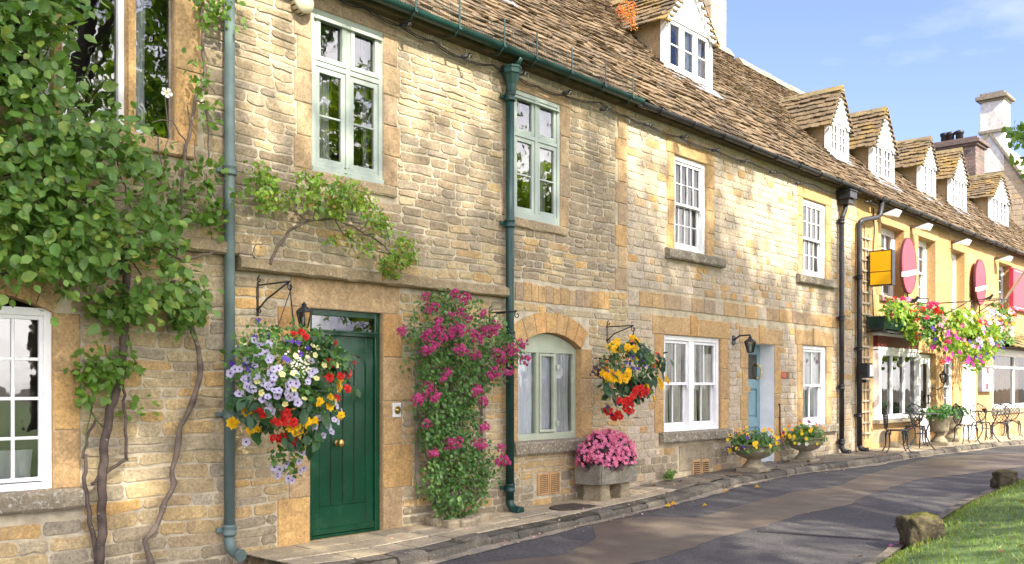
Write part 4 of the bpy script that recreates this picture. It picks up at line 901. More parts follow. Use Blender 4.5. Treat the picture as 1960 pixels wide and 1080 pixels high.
# --- big climber
r_=E('climbing_pear',W(197,1078,-.1),'large leafy pear trained over the left house wall, bare brown trunks below','climber')
t1=wig([(245,520),(238,600),(237,645),(232,720),(212,785),(200,860),(193,940),(197,1000),(190,1090)],-.12)
t2=wig([(330,540),(360,610),(380,660),(385,720),(370,770),(345,820),(332,900),(330,935),(310,970),(300,1010),(277,1032),(294,1090)],-.1,3,.01)
t3=wig([(165,870),(163,930),(172,1000),(186,1088)],-.09); t4=wig([(160,875),(170,830),(185,800)],-.1); t5=wig([(243,880),(240,800),(236,740),(240,700)],-.1); t6=wig([(243,878),(200,905),(175,928)],-.1)
t7=wig([(245,520),(200,430),(120,330),(60,200),(40,60),(30,-80)],-.16); t8=wig([(245,520),(150,520),(40,510),(-60,540)],-.16); t9=wig([(200,430),(80,430),(-80,400)],-.16)
tk=tubes('trunk',[(t1,tap(len(t1),.03,.036)),(t3,tap(len(t3),.013,.022)),(t4,.011),(t5,.012),(t6,.013),(t7,tap(len(t7),.03,.014)),(t8,tap(len(t8),.028,.02)),(t9,.016)],m_stem2,r_)
tubes('trunk',[(t2,[.021*(1+.35*(i%4==0))for i in range(len(t2))])],m_stem,r_)
P1=[(-120,-60),(140,-60),(142,40),(122,75),(140,120),(135,178),(190,208),(248,205),(282,265),(296,305),(276,355),(272,395),(330,440),(345,485),(385,525),(388,560),(365,600),(345,620),(318,585),(270,598),(258,590),(250,540),(215,555),(150,530),(100,545),(62,505),(40,545),(-120,500)]
pts=np.concatenate([poly_pts(P1,3000,-.10,-.62,14,.085,.8),poly_pts([(60,180),(250,215),(320,440),(380,540),(300,560),(120,500),(0,470),(0,240)],1100,-.3,-.7,14,.08),
  poly_pts([(165,570),(215,560),(285,590),(290,615),(245,620),(185,612)],150,-.1,-.3,6,.05),poly_pts([(320,560),(390,560),(365,620),(345,640)],160,-.1,-.3,6,.05),poly_pts([(-60,-60),(140,-60),(130,130),(-60,150)],450,-.2,-.55,12,.08)])
leaves('foliage',pts,.078,m_pear,r_,nj=.6,tj=.7,asp=.95,var=.38)
tubes('twig',[(wig([(R.uniform(-20,240),R.uniform(220,540)),(R.uniform(-20,300),R.uniform(230,540))],-.2,5,.05),.006) for _ in range(18)]+[(wig([(R.uniform(-20,110),R.uniform(0,220)),(R.uniform(-20,120),R.uniform(0,220))],-.2,5,.05),.006) for _ in range(8)],m_stem2,r_)
pts=poly_pts([(140,700),(190,645),(215,650),(275,700),(270,730),(225,720),(180,760),(150,770)],230,-.08,-.28,6,.05)
leaves('foliage',np.concatenate([pts,poly_pts([(235,770),(300,760),(295,800),(240,790)],14,-.06,-.12,2,.03)]),.062,m_light,r_)
tubes('shoot',[(wig(p,-.12,3),.006) for p in ([(205,800),(215,720),(200,660)],[(160,860),(180,760),(170,700)],[(240,720),(215,690),(190,700)],[(200,820),(160,770),(150,720)],[(245,640),(260,700),(270,720)])],m_gstem,r_)
# --- sparse white rose by the sage pipe
r_=E('climbing_rose',W(362,480,-.05),'sparse pale green climbing rose with one white flower, sprawling round the sage green downpipe','climber')
L_=[([(390,-40),(386,60),(392,150),(372,190),(358,280),(346,400),(335,490),(350,500)],.02,.014),([(372,190),(395,200),(398,300),(385,330)],.011,.006),([(358,280),(330,230),(290,235)],.009,.005),([(346,400),(310,320),(300,260),(280,250)],.009,.005),([(350,500),(400,485),(440,475),(480,490),(520,510)],.014,.010),([(335,490),(300,470),(280,440)],.01,.006),([(395,330),(400,420),(410,470)],.007,.005),([(385,60),(420,30),(450,20)],.006,.004),([(392,150),(410,180),(430,160)],.006,.004),([(480,490),(490,470),(510,465)],.008,.005),([(335,400),(300,390),(262,380)],.006,.004),([(318,178),(322,260),(310,330)],.005,.004),([(360,200),(372,260),(380,330)],.008,.005),([(480,370),(440,350),(400,330)],.006,.004)]
tubes('stem',[(wig(p,-.10,4,.014),tap((len(p)-1)*4+1,a*.8,b*.8)) for p,a,b in L_],m_stem,r_)
pts=np.concatenate([poly_pts(q_,n,-.06,-.3,5,.045) for q_,n in (([(370,-20),(430,-20),(420,50),(395,60)],110),([(395,20),(470,-10),(480,40),(430,60)],30),([(280,250),(340,290),(430,310),(440,420),(350,420),(280,380)],260),([(370,90),(430,150),(440,220),(390,260),(370,190)],70),([(440,330),(530,340),(520,390),(450,380)],60),([(260,350),(330,380),(320,440),(270,430)],80),([(350,400),(430,380),(420,440)],60))])
leaves('foliage',pts,.058,m_light,r_,nj=.7,tj=.9)
def petalflower(n,r0,r1,cup,lobes=1.,inner=.0):
    vs=[(0,0,-.1*cup)]; fs=[]; mt=[]
    for i in range(n):
        a=2*math.pi*i/n; h=math.pi/n
        b=len(vs); vs+=[(r0*math.cos(a-h),r0*math.sin(a-h),0),(r0*math.cos(a+h),r0*math.sin(a+h),0),(r1*.86*math.cos(a+h*.9*lobes),r1*.86*math.sin(a+h*.9*lobes),cup*.85),(r1*math.cos(a),r1*math.sin(a),cup),(r1*.86*math.cos(a-h*.9*lobes),r1*.86*math.sin(a-h*.9*lobes),cup*.85)]
        fs+=[(b,b+1,b+2,b+3,b+4),(0,b+1,b) if False else (0,b,b+1)]; mt+=[0,1]
    return vs,fs,mt
def rosette(n,seed,r=1.,layers=3,spread=1.):
    rr=random.Random(seed); vs=[]; fs=[]
    for L2 in range(layers):
        rad=r*(1-.28*L2); up=.25*L2*r
        for i in range(n):
            a=2*math.pi*(i+.5*L2)/n+rr.uniform(-.2,.2); h=math.pi/n*1.15; b=len(vs); c=r*.12
            vs+=[(c*math.cos(a),c*math.sin(a),up*.6),(rad*.7*math.cos(a-h),rad*.7*math.sin(a-h),up+rad*.1),(rad*math.cos(a),rad*math.sin(a),up+rad*rr.uniform(-.1,.25)),(rad*.7*math.cos(a+h),rad*.7*math.sin(a+h),up+rad*.1)]
            fs.append((b,b+1,b+2,b+3))
    return vs,fs,[0]*len(fs)
def PET(name,cols,tr=.3): return LEAF(name,cols,trans=tr,rough=.6,var=.12)
m_white_p=PET('white_petal',[(.78,.78,.72),(.8,.8,.76)]); m_yc=PET('yellow_centre',[(.75,.5,.02),(.8,.55,.03)])
m_lil=PET('lilac_petal',[(.44,.39,.62),(.52,.48,.68),(.39,.34,.58),(.58,.55,.72)]); m_pur=PET('purple_petal',[(.06,.02,.25),(.09,.03,.33),(.05,.01,.18)])
m_dpur=PET('purple_throat',[(.10,.04,.2),(.14,.06,.26)]); m_red=PET('red_petal',[(.55,.012,.015),(.65,.02,.02),(.45,.008,.012),(.7,.05,.03)]); m_yel_p=PET('yellow_petal',[(.80,.50,.008),(.85,.58,.02),(.75,.42,.005)])
m_mag=PET('magenta_petal',[(.42,.022,.16),(.52,.04,.22),(.55,.10,.28),(.36,.015,.12),(.6,.2,.36)],.25); m_pink=PET('pink_petal',[(.68,.14,.32),(.74,.22,.42),(.62,.09,.24),(.78,.32,.5),(.7,.16,.36)],.3)
m_cry=PET('cream_petal',[(.74,.70,.30),(.76,.73,.45)]); m_oran=PET('orange_petal',[(.8,.22,.01),(.85,.28,.02)]); m_peach=PET('peach_bud',[(.75,.3,.14),(.7,.25,.1)])
m_hot=PET('hot_pink_petal',[(.62,.02,.14),(.7,.04,.22)])
FL={}
def flower_mesh(kind):
    if kind in FL: return FL[kind]
    def mk(t_,mats):
        me=bpy.data.meshes.new(kind); me.from_pydata(t_[0],[],t_[1]); [me.materials.append(x) for x in mats]; me.polygons.foreach_set('material_index',t_[2]); me.update(); return me
    def cluster(n,rad,rs,mats,layers=2,np_=5):
        rr=random.Random(hash(kind)%999 if False else sum(map(ord,kind))); V=[];Fs=[];mt=[]
        for i in range(n):
            d=Vector((rr.gauss(0,1),rr.gauss(0,1),rr.gauss(0,1)+.6)).normalized(); rot=d.to_track_quat('Z','Y').to_matrix(); t_=rosette(np_,i,rs*rr.uniform(.75,1.2),layers); b=len(V)
            V+=[tuple(rot@Vector(v)+d*rad*rr.uniform(.6,1.)) for v in t_[0]]; Fs+=[tuple(j+b for j in f) for f in t_[1]]; mt+=t_[2]
        return mk((V,Fs,mt),mats)
    if kind=='petunia_flower': me=mk(petalflower(5,.28,1.,.18),[m_lil,m_dpur])
    elif kind=='cream_flower': me=mk(petalflower(5,.3,1.,.2),[m_cry,m_yc])
    elif kind=='white_flower': me=mk(petalflower(5,.25,1.,.15,.85),[m_white_p,m_yc])
    elif kind=='purple_flower': me=mk(petalflower(5,.3,1.,.1,.8),[m_pur,m_pur])
    elif kind=='magenta_flower': me=mk(petalflower(5,.3,1.,.15),[PET('magenta_petunia',[(.45,.01,.25),(.5,.02,.32)]),m_dpur])
    elif kind=='yellow_begonia_flower': me=mk(rosette(7,3,1.,4),[m_yel_p])
    elif kind=='red_begonia_flower': me=mk(rosette(6,5,1.,3),[m_red])
    elif kind=='pink_begonia_flower': me=mk(petalflower(4,.18,1.,.15,.8),[m_pink,m_yc])
    elif kind=='yellow_pansy': me=mk(petalflower(5,.3,1.,.08,1.),[m_yel_p,m_yc])
    elif kind=='marked_pansy': me=mk(petalflower(5,.5,1.,.08,1.),[m_yel_p,PET('pansy_face',[(.05,.01,.02),(.09,.015,.02)])])
    elif kind=='purple_pansy': me=mk(petalflower(5,.4,1.,.08,1.),[PET('dark_pansy',[(.05,.015,.11),(.08,.02,.16)]),m_yc])
    elif kind=='wine_pansy': me=mk(petalflower(5,.3,1.,.08,1.),[PET('wine_pansy',[(.3,.01,.09),(.45,.04,.2)]),m_dpur])
    elif kind=='orange_pansy': me=mk(petalflower(5,.3,1.,.1,1.),[m_oran,m_yc])
    elif kind=='rose_cluster': me=cluster(16,.062,.022,[m_mag],2,5)
    elif kind=='pink_geranium': me=cluster(16,.07,.03,[m_hot],1,5)
    elif kind=='red_geranium': me=cluster(16,.07,.03,[m_red],1,5)
    elif kind=='pale_geranium': me=cluster(14,.07,.03,[PET('pale_pink',[(.75,.35,.6),(.7,.28,.55)])],1,5)
    elif kind=='bud': me=mk(([(0,0,0),(.4,0,.5),(0,.4,.5),(-.4,0,.5),(0,-.4,.5),(0,0,1.4)],[(0,2,1),(0,3,2),(0,4,3),(0,1,4),(1,2,5),(2,3,5),(3,4,5),(4,1,5)],[0]*8),[m_peach])
    FL[kind]=me; return me
def flower(kind,p,size,parent,nrm=(0,-1,.35),j=.35,name=None):
    nrm=np.array(nrm)+NR.normal(0,j,3); f=frames(nrm[None],NR.normal(size=(1,3)))[0]
    o=bpy.data.objects.new(name or kind,flower_mesh(kind)); COL.objects.link(o); o.parent=parent
    Mx=Matrix([[f[i][k]*size for k in range(3)]+[0] for i in range(3)]+[[0,0,0,1]]); Mx.translation=Vector(p)-ORG[parent.name]
    o.matrix_local=Mx; return o
def flower_stuff(name,kind,pts,size,parent,nb=(0,-.8,.5),nj=.4):
    me=flower_mesh(kind); tv=[tuple(v.co) for v in me.vertices]; tf=[tuple(p.vertices) for p in me.polygons]; tm=[p.material_index for p in me.polygons]
    o=inst(name,tv,tf,tm,pts,frames(np.array(nb)+NR.normal(0,nj,(len(pts),3)),NR.normal(size=(len(pts),3))),size*(1+NR.normal(0,.2,len(pts))).clip(.6,1.4),list(me.materials),parent); return tag(o,kind='stuff')
flower('white_flower',W(319,178,-.3),.05,r_,(-.3,-1,.3),.1)
# --- climber over the green door
r_=E('climbing_shrub',W(516,505,-.1),'leafy young climber arching over the green door above the stone drip mould','climber')
st=[([(516,505),(530,475),(555,440),(590,422),(640,418),(690,440),(735,470),(760,500)],.016,.008),([(590,422),(540,390),(505,350)],.008,.004),([(640,418),(650,380),(660,345)],.009,.004),([(600,420),(605,380),(590,340)],.008,.004),([(690,440),(720,410),(735,400)],.007,.003),([(640,418),(660,450),(690,470)],.007,.003),([(700,450),(740,440),(745,470)],.006,.003)]
tubes('stem',[(wig(p,-.13,4,.01),tap((len(p)-1)*4+1,a,b)) for p,a,b in st],m_stem,r_)
pts=np.concatenate([poly_pts([(u+rr*math.cos(a)*1.,v+rr*math.sin(a)*.8) for a in np.linspace(0,6.28,9)[:-1]],n,-.08,-.38,8,.04) for u,v,rr,n in ((505,355,24,130),(520,385,22,100),(550,378,22,75),(590,355,32,160),(615,375,32,170),(640,385,28,130),(668,365,30,170),(690,385,26,120),(655,405,22,70),(720,410,24,80),(735,430,20,70),(762,478,28,240),(775,492,18,110),(745,512,20,120),(700,468,18,60),(672,450,14,40),(640,460,12,30),(500,330,14,50),(720,435,14,40))])
leaves('foliage',pts,.046,m_honey,r_,nj=.65,tj=.8,asp=.9)
# --- magenta rose
r_=E('climbing_rose',T(868,997),'bushy climbing rose covered in magenta blooms between the green door and the arched window','climber')
st=[([(868,998),(850,930),(835,800),(830,680),(850,600)],.014,.006),([(875,998),(880,900),(890,760),(880,640),(870,570)],.014,.006),([(880,998),(905,940),(920,850),(915,760)],.01,.005),([(860,998),(825,940),(810,850),(800,760)],.01,.005),([(890,760),(930,700),(975,660),(1000,680)],.008,.004),([(872,998),(860,900),(870,800)],.01,.006),([(866,998),(840,960),(822,915)],.008,.005),([(885,998),(915,960),(935,900),(960,880)],.007,.004)]
tubes('stem',[(wig(p,-.16,4,.015),tap((len(p)-1)*4+1,a,b)) for p,a,b in st],m_stem,r_)
PR=[(800,575),(845,556),(900,566),(925,605),(960,612),(985,650),(998,680),(965,715),(930,738),(905,775),(928,805),(920,850),(945,885),(935,930),(905,985),(868,1000),(835,975),(805,930),(808,870),(795,800),(805,730),(795,690),(800,650),(778,640)]
pts=np.concatenate([poly_pts(PR,4700,-.06,-.42,8,.045),poly_pts([(808,650),(900,640),(930,720),(900,800),(910,900),(880,985),(830,950),(815,800)],2000,-.1,-.45,8,.045),poly_pts([(920,610),(960,600),(1010,670),(1000,690),(950,690)],120,-.2,-.45,6,.05),poly_pts([(765,625),(800,640),(800,720),(775,740)],36,-.06,-.2,4,.05),poly_pts([(900,850),(960,860),(970,905),(920,960)],150,-.1,-.35,6,.05)])
leaves('foliage',pts,.040,m_rosel,r_,nj=.6,tj=.8)
for u,v in ((150,55),(262,48),(300,65),(185,95),(160,100),(245,130),(285,118),(200,160),(195,185),(365,120),(165,205),(145,210),(235,205),(270,190),(290,185),(330,195),(345,215),(370,180),(385,190),(415,170),(405,195),(165,250),(185,240),(150,265),(265,255),(290,262),(340,280),(420,270),(440,290),(480,250),(460,265),(495,270),(430,305),(412,345),(395,360),(420,360),(530,300),(465,340),(235,345),(215,370),(160,395),(130,445),(115,455),(150,430),(185,435),(330,425),(345,415),(370,455),(155,545),(375,555),(245,615),(270,615),(230,630),(180,655),(340,612),(365,622),(440,635),(445,680),(460,690),(430,690),(60,180),(55,190),(520,235),(215,215),(310,140),(260,175)):
    c=W(740+u/2,540+v/2,R.uniform(-.38,-.5)); flower('rose_cluster',c,R.uniform(.75,1.15),r_,(-.3,-1,.3),.3)
q=MB(); xa,xb=X(799,-.03),X(925,-.03); z0,z1=Z(800,950,-.03),Z(800,655,-.03)
for x in (xa,(xa+xb)/2,xb): q.box(x-.022,x+.022,-.045,-.02,z0,z1)
for i in range(7): z=z0+(z1-z0)*(i+.5)/7; q.box(xa,xb,-.06,-.046,z-.015,z+.015)
tag(q.build('trellis',m_wood,None,(xa,-.03,z0)),'grey weathered timber trellis behind the magenta rose','trellis')
q=MB()
for i in range(5):
    u,v=((838,1004),(868,1010),(893,1008),(912,1001),(928,995))[i]; c=T(u,v); c.y=max(c.y,-.55)
    w2=.10; s=MB(); s.box(c.x-w2,c.x+w2,c.y-.05,c.y+.07,c.z-.02,c.z+.075,0,.018)
    o=s.build('edging_block',m_plinth,None,(c.x,c.y,c.z)); tag(o,'rough stone block edging the soil at the foot of the magenta rose','edging stone','stones edging the rose bed')
# --- hanging baskets
def basket(label,uv,yc,r,group=None):
    c=W(*uv,yc); r_=E('hanging_basket',c,label,'hanging basket',group); q=MB()
    rb=r*.42; q.lathe([(.02,-rb),(rb*.5,-rb*.86),(rb*.86,-rb*.5),(rb,0),(rb*1.04,.015),(rb*.9,.01)],c,16); q.build('bowl',M('moss_liner',(.05,.045,.025),.95,.4,20,.5),r_); return r_,c
def chains(r_,c,top,rb):
    q=MB()
    for a in (.5,2.6,4.7): q.tube([c+Vector((rb*math.cos(a),rb*math.sin(a),0)),top],.004,5)
    q.tube([top,top+Vector((0,0,.05))],.006,5); q.build('chain',m_black,r_)
def onball(u,v,c,uv,ru,rv,d):
    f=max(0.,1-((u-uv[0])/ru)**2-((v-uv[1])/rv)**2); return W(u,v,c.y-d*math.sqrt(f))
def bracket(label,u0,v0,u1,v1,L,group=None):
    a=W(u0,v0,-.01); b_=W(u0,v1,-.01); o=E('wall_bracket',(a.x,0,b_.z),label,'bracket',group); q=MB()
    q.box(a.x-.012,a.x+.012,-.014,-.002,b_.z,a.z,0,.002); zt=a.z-.10*(a.z-b_.z)
    tip=Vector((a.x,-L,zt-.0)); q.tube([(a.x,-.01,zt),tip],.008,6)
    q.tube([(a.x,-.01,b_.z+.05),(a.x,-L*.3,b_.z+.14),(a.x,-L*.95,zt-.01)],.008,6)
    def scroll(cy,cz,r0,s): q.tube([(a.x,cy+s*(r0-.003*i)*math.cos(i*.6+1.5),cz+(r0-.003*i)*math.sin(i*.6+1.5)) for i in range(13)],.006,5)
    scroll(-L-.01,zt-.045,.045,-1); scroll(-.05,b_.z+.05,.035,-1); scroll(-.04,a.z+.02,.035,-1); q.build('arm',m_black,o); return Vector((a.x,-L-.01,zt-.085)),o
uv=(555,735); tip,_=bracket('black scrolled wall bracket to the left of the green door lintel',493,540,543,605,.5)
b1,c=basket('huge hanging basket of lilac petunias with red and yellow begonias left of the green door',(548,735),-.55,.52)
chains(b1,Vector((c.x,c.y,c.z+.1)),tip,.2)
p1,d1=ball_pts(c+Vector((0,0,.06)),(.50,.40,.46),1500,.55); p2=poly_pts([(520,850),(600,840),(590,880),(550,915),(520,905)],150,-.5,-.7,6,.03)
p3=poly_pts([(460,640),(560,625),(640,640),(660,690),(600,760),(460,730)],700,-.75,-1.,8,.05)
leaves('foliage',np.concatenate([p1,p2,p3]),.042,m_baskl,b1,nj=.8,tj=.8,out=None)
p4=poly_pts([(440,720),(520,740),(640,720),(650,800),(560,850),(450,800)],160,-.75,-.98,4,.05); p5=poly_pts([(600,630),(650,640),(680,690),(670,730),(620,700)],70,-.7,-.95,5,.05)
leaves('foliage',np.concatenate([p4,p5]),.10,m_begl,b1,nj=.5,tj=.5,asp=.8)
z6=lambda l:[(430+a/2.57,540+b_/2.57) for a,b_ in l]
bf=lambda k,l,s,j=.3,d=.46:[flower(k,onball(u,v,c,(560,735),128,125,d)+Vector((0,R.uniform(-.06,.0),0)),s*R.uniform(.85,1.15),b1,((u-555)/260-.2,-1,.3-(v-735)/300),j) for u,v in z6(l)]
bf('petunia_flower',[(195,385),(150,310),(180,305),(210,305),(125,290),(155,345),(195,350),(110,380),(140,370),(235,430),(180,470),(110,470),(150,455),(225,470),(190,500),(130,525),(100,515),(45,430),(20,450),(115,500),(90,480),(230,495),(180,575),(215,600),(210,630),(225,535),(255,555),(295,515),(290,545),(310,560),(330,555),(335,500),(345,585),(410,455),(430,440),(405,485),(415,390),(330,455),(460,670),(500,705),(475,755),(515,735),(540,685),(560,635),(545,610),(430,705),(420,760),(330,820),(380,840),(90,785),(145,775),(235,910),(260,920),(255,945),(300,965),(375,915),(355,925),(350,880),(300,895),(400,770),(55,550),(230,635)],.037)
bf('petunia_flower',[(u+R.uniform(-22,22),v+R.uniform(-18,18)) for u,v in [(195,385),(150,310),(155,345),(110,380),(235,430),(180,470),(110,470),(190,500),(130,525),(45,430),(115,500),(180,575),(225,535),(255,555),(295,515),(310,560),(345,585),(430,440),(405,485),(500,705),(540,685),(430,705),(255,945),(300,965),(240,520),(280,430),(300,480),(150,420)]],.034)
bf('cream_flower',[(80,300),(340,365),(445,325),(420,315),(475,410),(155,490),(270,455),(320,450),(170,545),(380,575),(440,475),(405,370),(325,525),(290,600),(540,410),(425,360)],.028)
bf('purple_flower',[(150,190),(165,210),(225,268),(205,265),(315,290),(285,375),(305,385),(100,405),(110,430),(350,300),(35,400),(25,405),(45,360),(280,285),(130,270),(80,320),(370,355),(140,415),(60,325),(405,325)],.028)
bf('red_begonia_flower',[(500,395),(485,480),(510,470),(550,465),(600,450),(620,385),(595,525),(550,570),(180,650),(160,640),(280,690),(295,660),(290,640),(235,690),(320,690),(260,770),(275,765),(322,780),(535,300),(370,250),(330,260),(385,270),(230,765),(515,400)],.046)
bf('yellow_begonia_flower',[(100,630),(85,630),(130,725),(145,730),(40,690),(30,695),(460,590),(545,490),(550,520),(510,570),(500,610),(340,710),(320,720),(400,685),(440,685),(420,680),(360,735),(550,655),(380,690)],.05)
flower_stuff('white_blossom','white_flower',np.array([onball(u,v,c,(560,735),128,125,.47) for u,v in z6([(380+NR.normal(0,35),400+NR.normal(0,35)) for _ in range(90)])]),.009,b1)
# second basket
tip,_=bracket('black scrolled wall bracket to the right of the arched window',1162,622,1200,660,.42)
c=None; b2,c=basket('hanging basket of yellow and red begonias between the arched window and the double sash',(1202,725),-.5,.42)
chains(b2,Vector((c.x,c.y,c.z+.1)),tip,.17)
p1,_d=ball_pts(c+Vector((0,0,.08)),(.40,.34,.40),800,.5); leaves('foliage',p1,.045,m_baskl,b2,nj=.8)
p2=poly_pts([(1150,700),(1180,660),(1215,650),(1260,680),(1268,720),(1240,745),(1200,780),(1165,790),(1150,750)],190,-.7,-.9,5,.05); leaves('foliage',p2,.105,m_begl,b2,nj=.5,tj=.5,asp=.75)
p3=poly_pts([(1130,715),(1150,685),(1165,680),(1160,720),(1140,725)],90,-.6,-.75,5,.04); leaves('foliage',p3,.04,m_darkl,b2)
p4=poly_pts([(1225,675),(1250,670),(1258,700),(1235,705)],110,-.75,-.9,5,.03); leaves('foliage',p4,.03,m_light,b2)
z7=lambda l:[(1100+a/5.4,620+b_/5.4) for a,b_ in l]
bf2=lambda k,l,s:[flower(k,onball(u,v,c,(1205,725),72,85,.40)+Vector((0,R.uniform(-.04,0),0)),s*R.uniform(.85,1.15),b2,((u-1205)/150-.2,-1,.25),.3) for u,v in z7(l)]
bf2('yellow_begonia_flower',[(600,155),(625,175),(400,205),(390,265),(450,225),(450,265),(540,235),(530,275),(590,260),(280,510),(320,530),(400,495),(520,510),(340,565),(440,590),(380,570),(480,545),(530,540),(920,565),(890,620),(880,650),(620,375),(800,775),(735,655),(560,150),(420,185),(365,240),(430,250),(555,270),(620,190),(500,255),(360,500),(450,520),(300,545),(420,550),(500,585),(550,500),(860,590),(940,600)],.056)
bf2('red_begonia_flower',[(840,325),(825,400),(640,680),(670,710),(710,690),(700,730),(560,760),(590,745),(470,800),(500,820),(545,810),(560,835),(540,895),(330,910),(350,890),(450,960),(390,975),(790,440),(670,660),(620,700),(660,740),(730,690),(440,790),(520,790),(570,790),(510,880),(570,900),(310,900),(430,930),(370,960)],.054)
bf2('purple_flower',[(520,405),(550,410),(585,310),(670,335),(650,375),(745,375),(690,380),(740,440),(620,460),(580,460),(640,465),(720,280),(590,355),(780,470),(320,490),(430,825),(320,860),(370,935),(450,935),(570,340),(700,430),(600,210),(505,255),(770,290),(735,270)],.026)
bf2('bud',[(515,370),(405,405),(465,455),(315,465),(305,400),(370,510),(540,185),(370,655)],.05)
# --- small fern weeds
for u,v,lab in ((1243,918,'small green weed sprouting at the foot of the pale cottage wall beside the stone trough'),):
    c=T(u,v); c.y=-.1; c.z=gz(c.x); o=E('weed',c,lab,'weed'); leaves('foliage',np.array(c)+NR.normal(0,.06,(50,3))*np.array([1,.4,.5])+np.array([0,0,.08]),.06,m_light,o,tb=(0,-.5,.6))
# --- orange stonecrop on the roof by the big dormer
c=W(1199,25,.95); n=700
o=inst('stonecrop',LT,LF,[0]*4,np.concatenate([np.array(W(u,v,.93))+NR.normal(0,.05,(7,3))*.8 for u,v in inpoly([(1184,10),(1213,7),(1214,28),(1211,40),(1216,54),(1206,47),(1192,34),(1183,22)],100)]),frames(np.array((0,-.6,.8))+NR.normal(0,.6,(700,3)),NR.normal(size=(700,3))),np.full(700,.026),[LEAF('stonecrop_leaf',[(.55,.13,.03),(.6,.25,.03),(.5,.08,.05),(.42,.36,.04)],trans=.3)],None,W(1199,45,.93))
tag(o,'orange and yellow stonecrop clump growing on the roof beside the big dormer','plant',None,'stuff')
# ------------------------------------------------ planters, rocks, furniture
m_trough=STONE('trough_stone',[(.25,.235,.19),(.28,.26,.21)],bst=.8,lich=(.48,.46,.42),lth=(.6,.68),blot=(.17,.15,.10))
m_ped=STONE('pedestal_stone',[(.35,.30,.20),(.38,.32,.22)],bst=.5,blot=(.24,.22,.13),lich=(.2,.19,.13))
m_cast=STONE('cast_stone',[(.36,.31,.22),(.33,.29,.21)],bst=.6,blot=(.16,.16,.075),lich=(.21,.2,.14),lth=(.55,.66))
m_compost=M('compost',(.03,.022,.016),.95,.3,20,.5)
def rough_box(mb,x0,x1,y0,y1,z0,z1,tx=0.,n=6,j=.006,top=0.,m=0):
    """stone block with softened, uneven faces; tx tapers the top"""
    s=bmesh.new(); bmesh.ops.create_cube(s,size=1); bmesh.ops.bevel(s,geom=s.edges[:],offset=.035,segments=2,affect='EDGES'); bmesh.ops.triangulate(s,faces=s.faces[:]); bmesh.ops.subdivide_edges(s,edges=s.edges[:],cuts=2,use_grid_fill=True)
    s.verts.ensure_lookup_table(); idx={v:i for i,v in enumerate(s.verts)}; vs=[]
    for v in s.verts:
        f=1-tx*(v.co.z+.5); nn=noise.noise_vector(Vector((v.co.x*3+x0*5,v.co.y*3,v.co.z*3+z0)))*j*2
        vs.append(((x0+x1)/2+v.co.x*(x1-x0)*f+nn.x,(y0+y1)/2+v.co.y*(y1-y0)*f+nn.y,(z0+z1)/2+v.co.z*(z1-z0)+nn.z))
    mb.add(vs,[tuple(idx[v] for v in f.verts) for f in s.faces],m,False); s.free()
import bmesh
yb=-.12; xl=X(1099,yb); yf=-.3
for _ in range(60): yf-= (.0+ (X(1150,yf)-xl))*.15
xr=X(1221,yf); zt=Z(1148,889,yf); zb_=Z(1150,931,yf)
t_=E('stone_trough',((xl+xr)/2,(yf+yb)/2,gz(9.4)),'weathered stone trough raised on two stone blocks under the second hanging basket','planter')
q=MB(); rough_box(q,xl,xr,yf,yb,zb_,zt-.02); s=.07
q.box(xl+.01,xr-.01,yf+.01,yb-.01,zt-.03,zt-.01,0)
q.build('basin',m_trough,t_)
q=MB(); rough_box(q,xl+s,xr-s,yf+s,yb-s,zt-.05,zt+.03); q.build('soil',m_compost,t_)
y0_,y1_=yf+.07,yb-.05; pa,pb=X(1115,y1_),X(1171,y0_); pw_=pb-pa; pc=X(1208,y0_)
for px in (pa,pc-pw_):
    q=MB(); rough_box(q,px,px+pw_,y0_,y1_,gz(px)-.01,zb_+.01,.16); q.build('pedestal',m_ped,t_)
cx_,cy_=(xl+xr)/2,(yf+yb)/2; bg_=E('begonia_bed',(cx_,cy_,zt),'dense mound of pink begonias with dark bronze leaves filling the raised stone trough','flowers')
rx,ry=(xr-xl)*.61,(yb-yf)*.68
def mound(n,rx,ry,rz,c,zmin=-.25,pw=.15):
    d=NR.normal(size=(n*3,3)); d/=np.linalg.norm(d,axis=1,keepdims=True); d=d[d[:,2]>zmin][:n]; d=d*(NR.random((len(d),1))**pw)
    return np.array(c)+d*np.array([rx,ry,rz]),d
p,d=mound(1100,rx*.97,ry*.95,.34,(cx_,cy_,zt+.03),-.2,.25); leaves('foliage',p,.07,m_darkl,bg_,nj=.5,out=d*1.2,tj=.9,asp=1.1)
p,d=mound(560,rx*1.04,ry*1.08,.37,(cx_,cy_,zt+.03),-.15,.06)
order=np.argsort(p[:,1]-.5*p[:,2]+.3*p[:,0])
for i in order[:100]: flower('pink_begonia_flower',p[i],R.uniform(.024,.035),bg_,tuple(d[i]*.8+np.array([-.2,-.5,.3])),.3)
o=flower_stuff('blossom','pink_begonia_flower',p[order[100:]],.028,bg_,(0,-.6,.6),.5)
flower_stuff('blossom','pink_begonia_flower',np.concatenate([p[order[:150]]+NR.normal(0,.03,(150,3)) for _ in (0,)]),.022,bg_,(-.2,-.7,.5),.5)
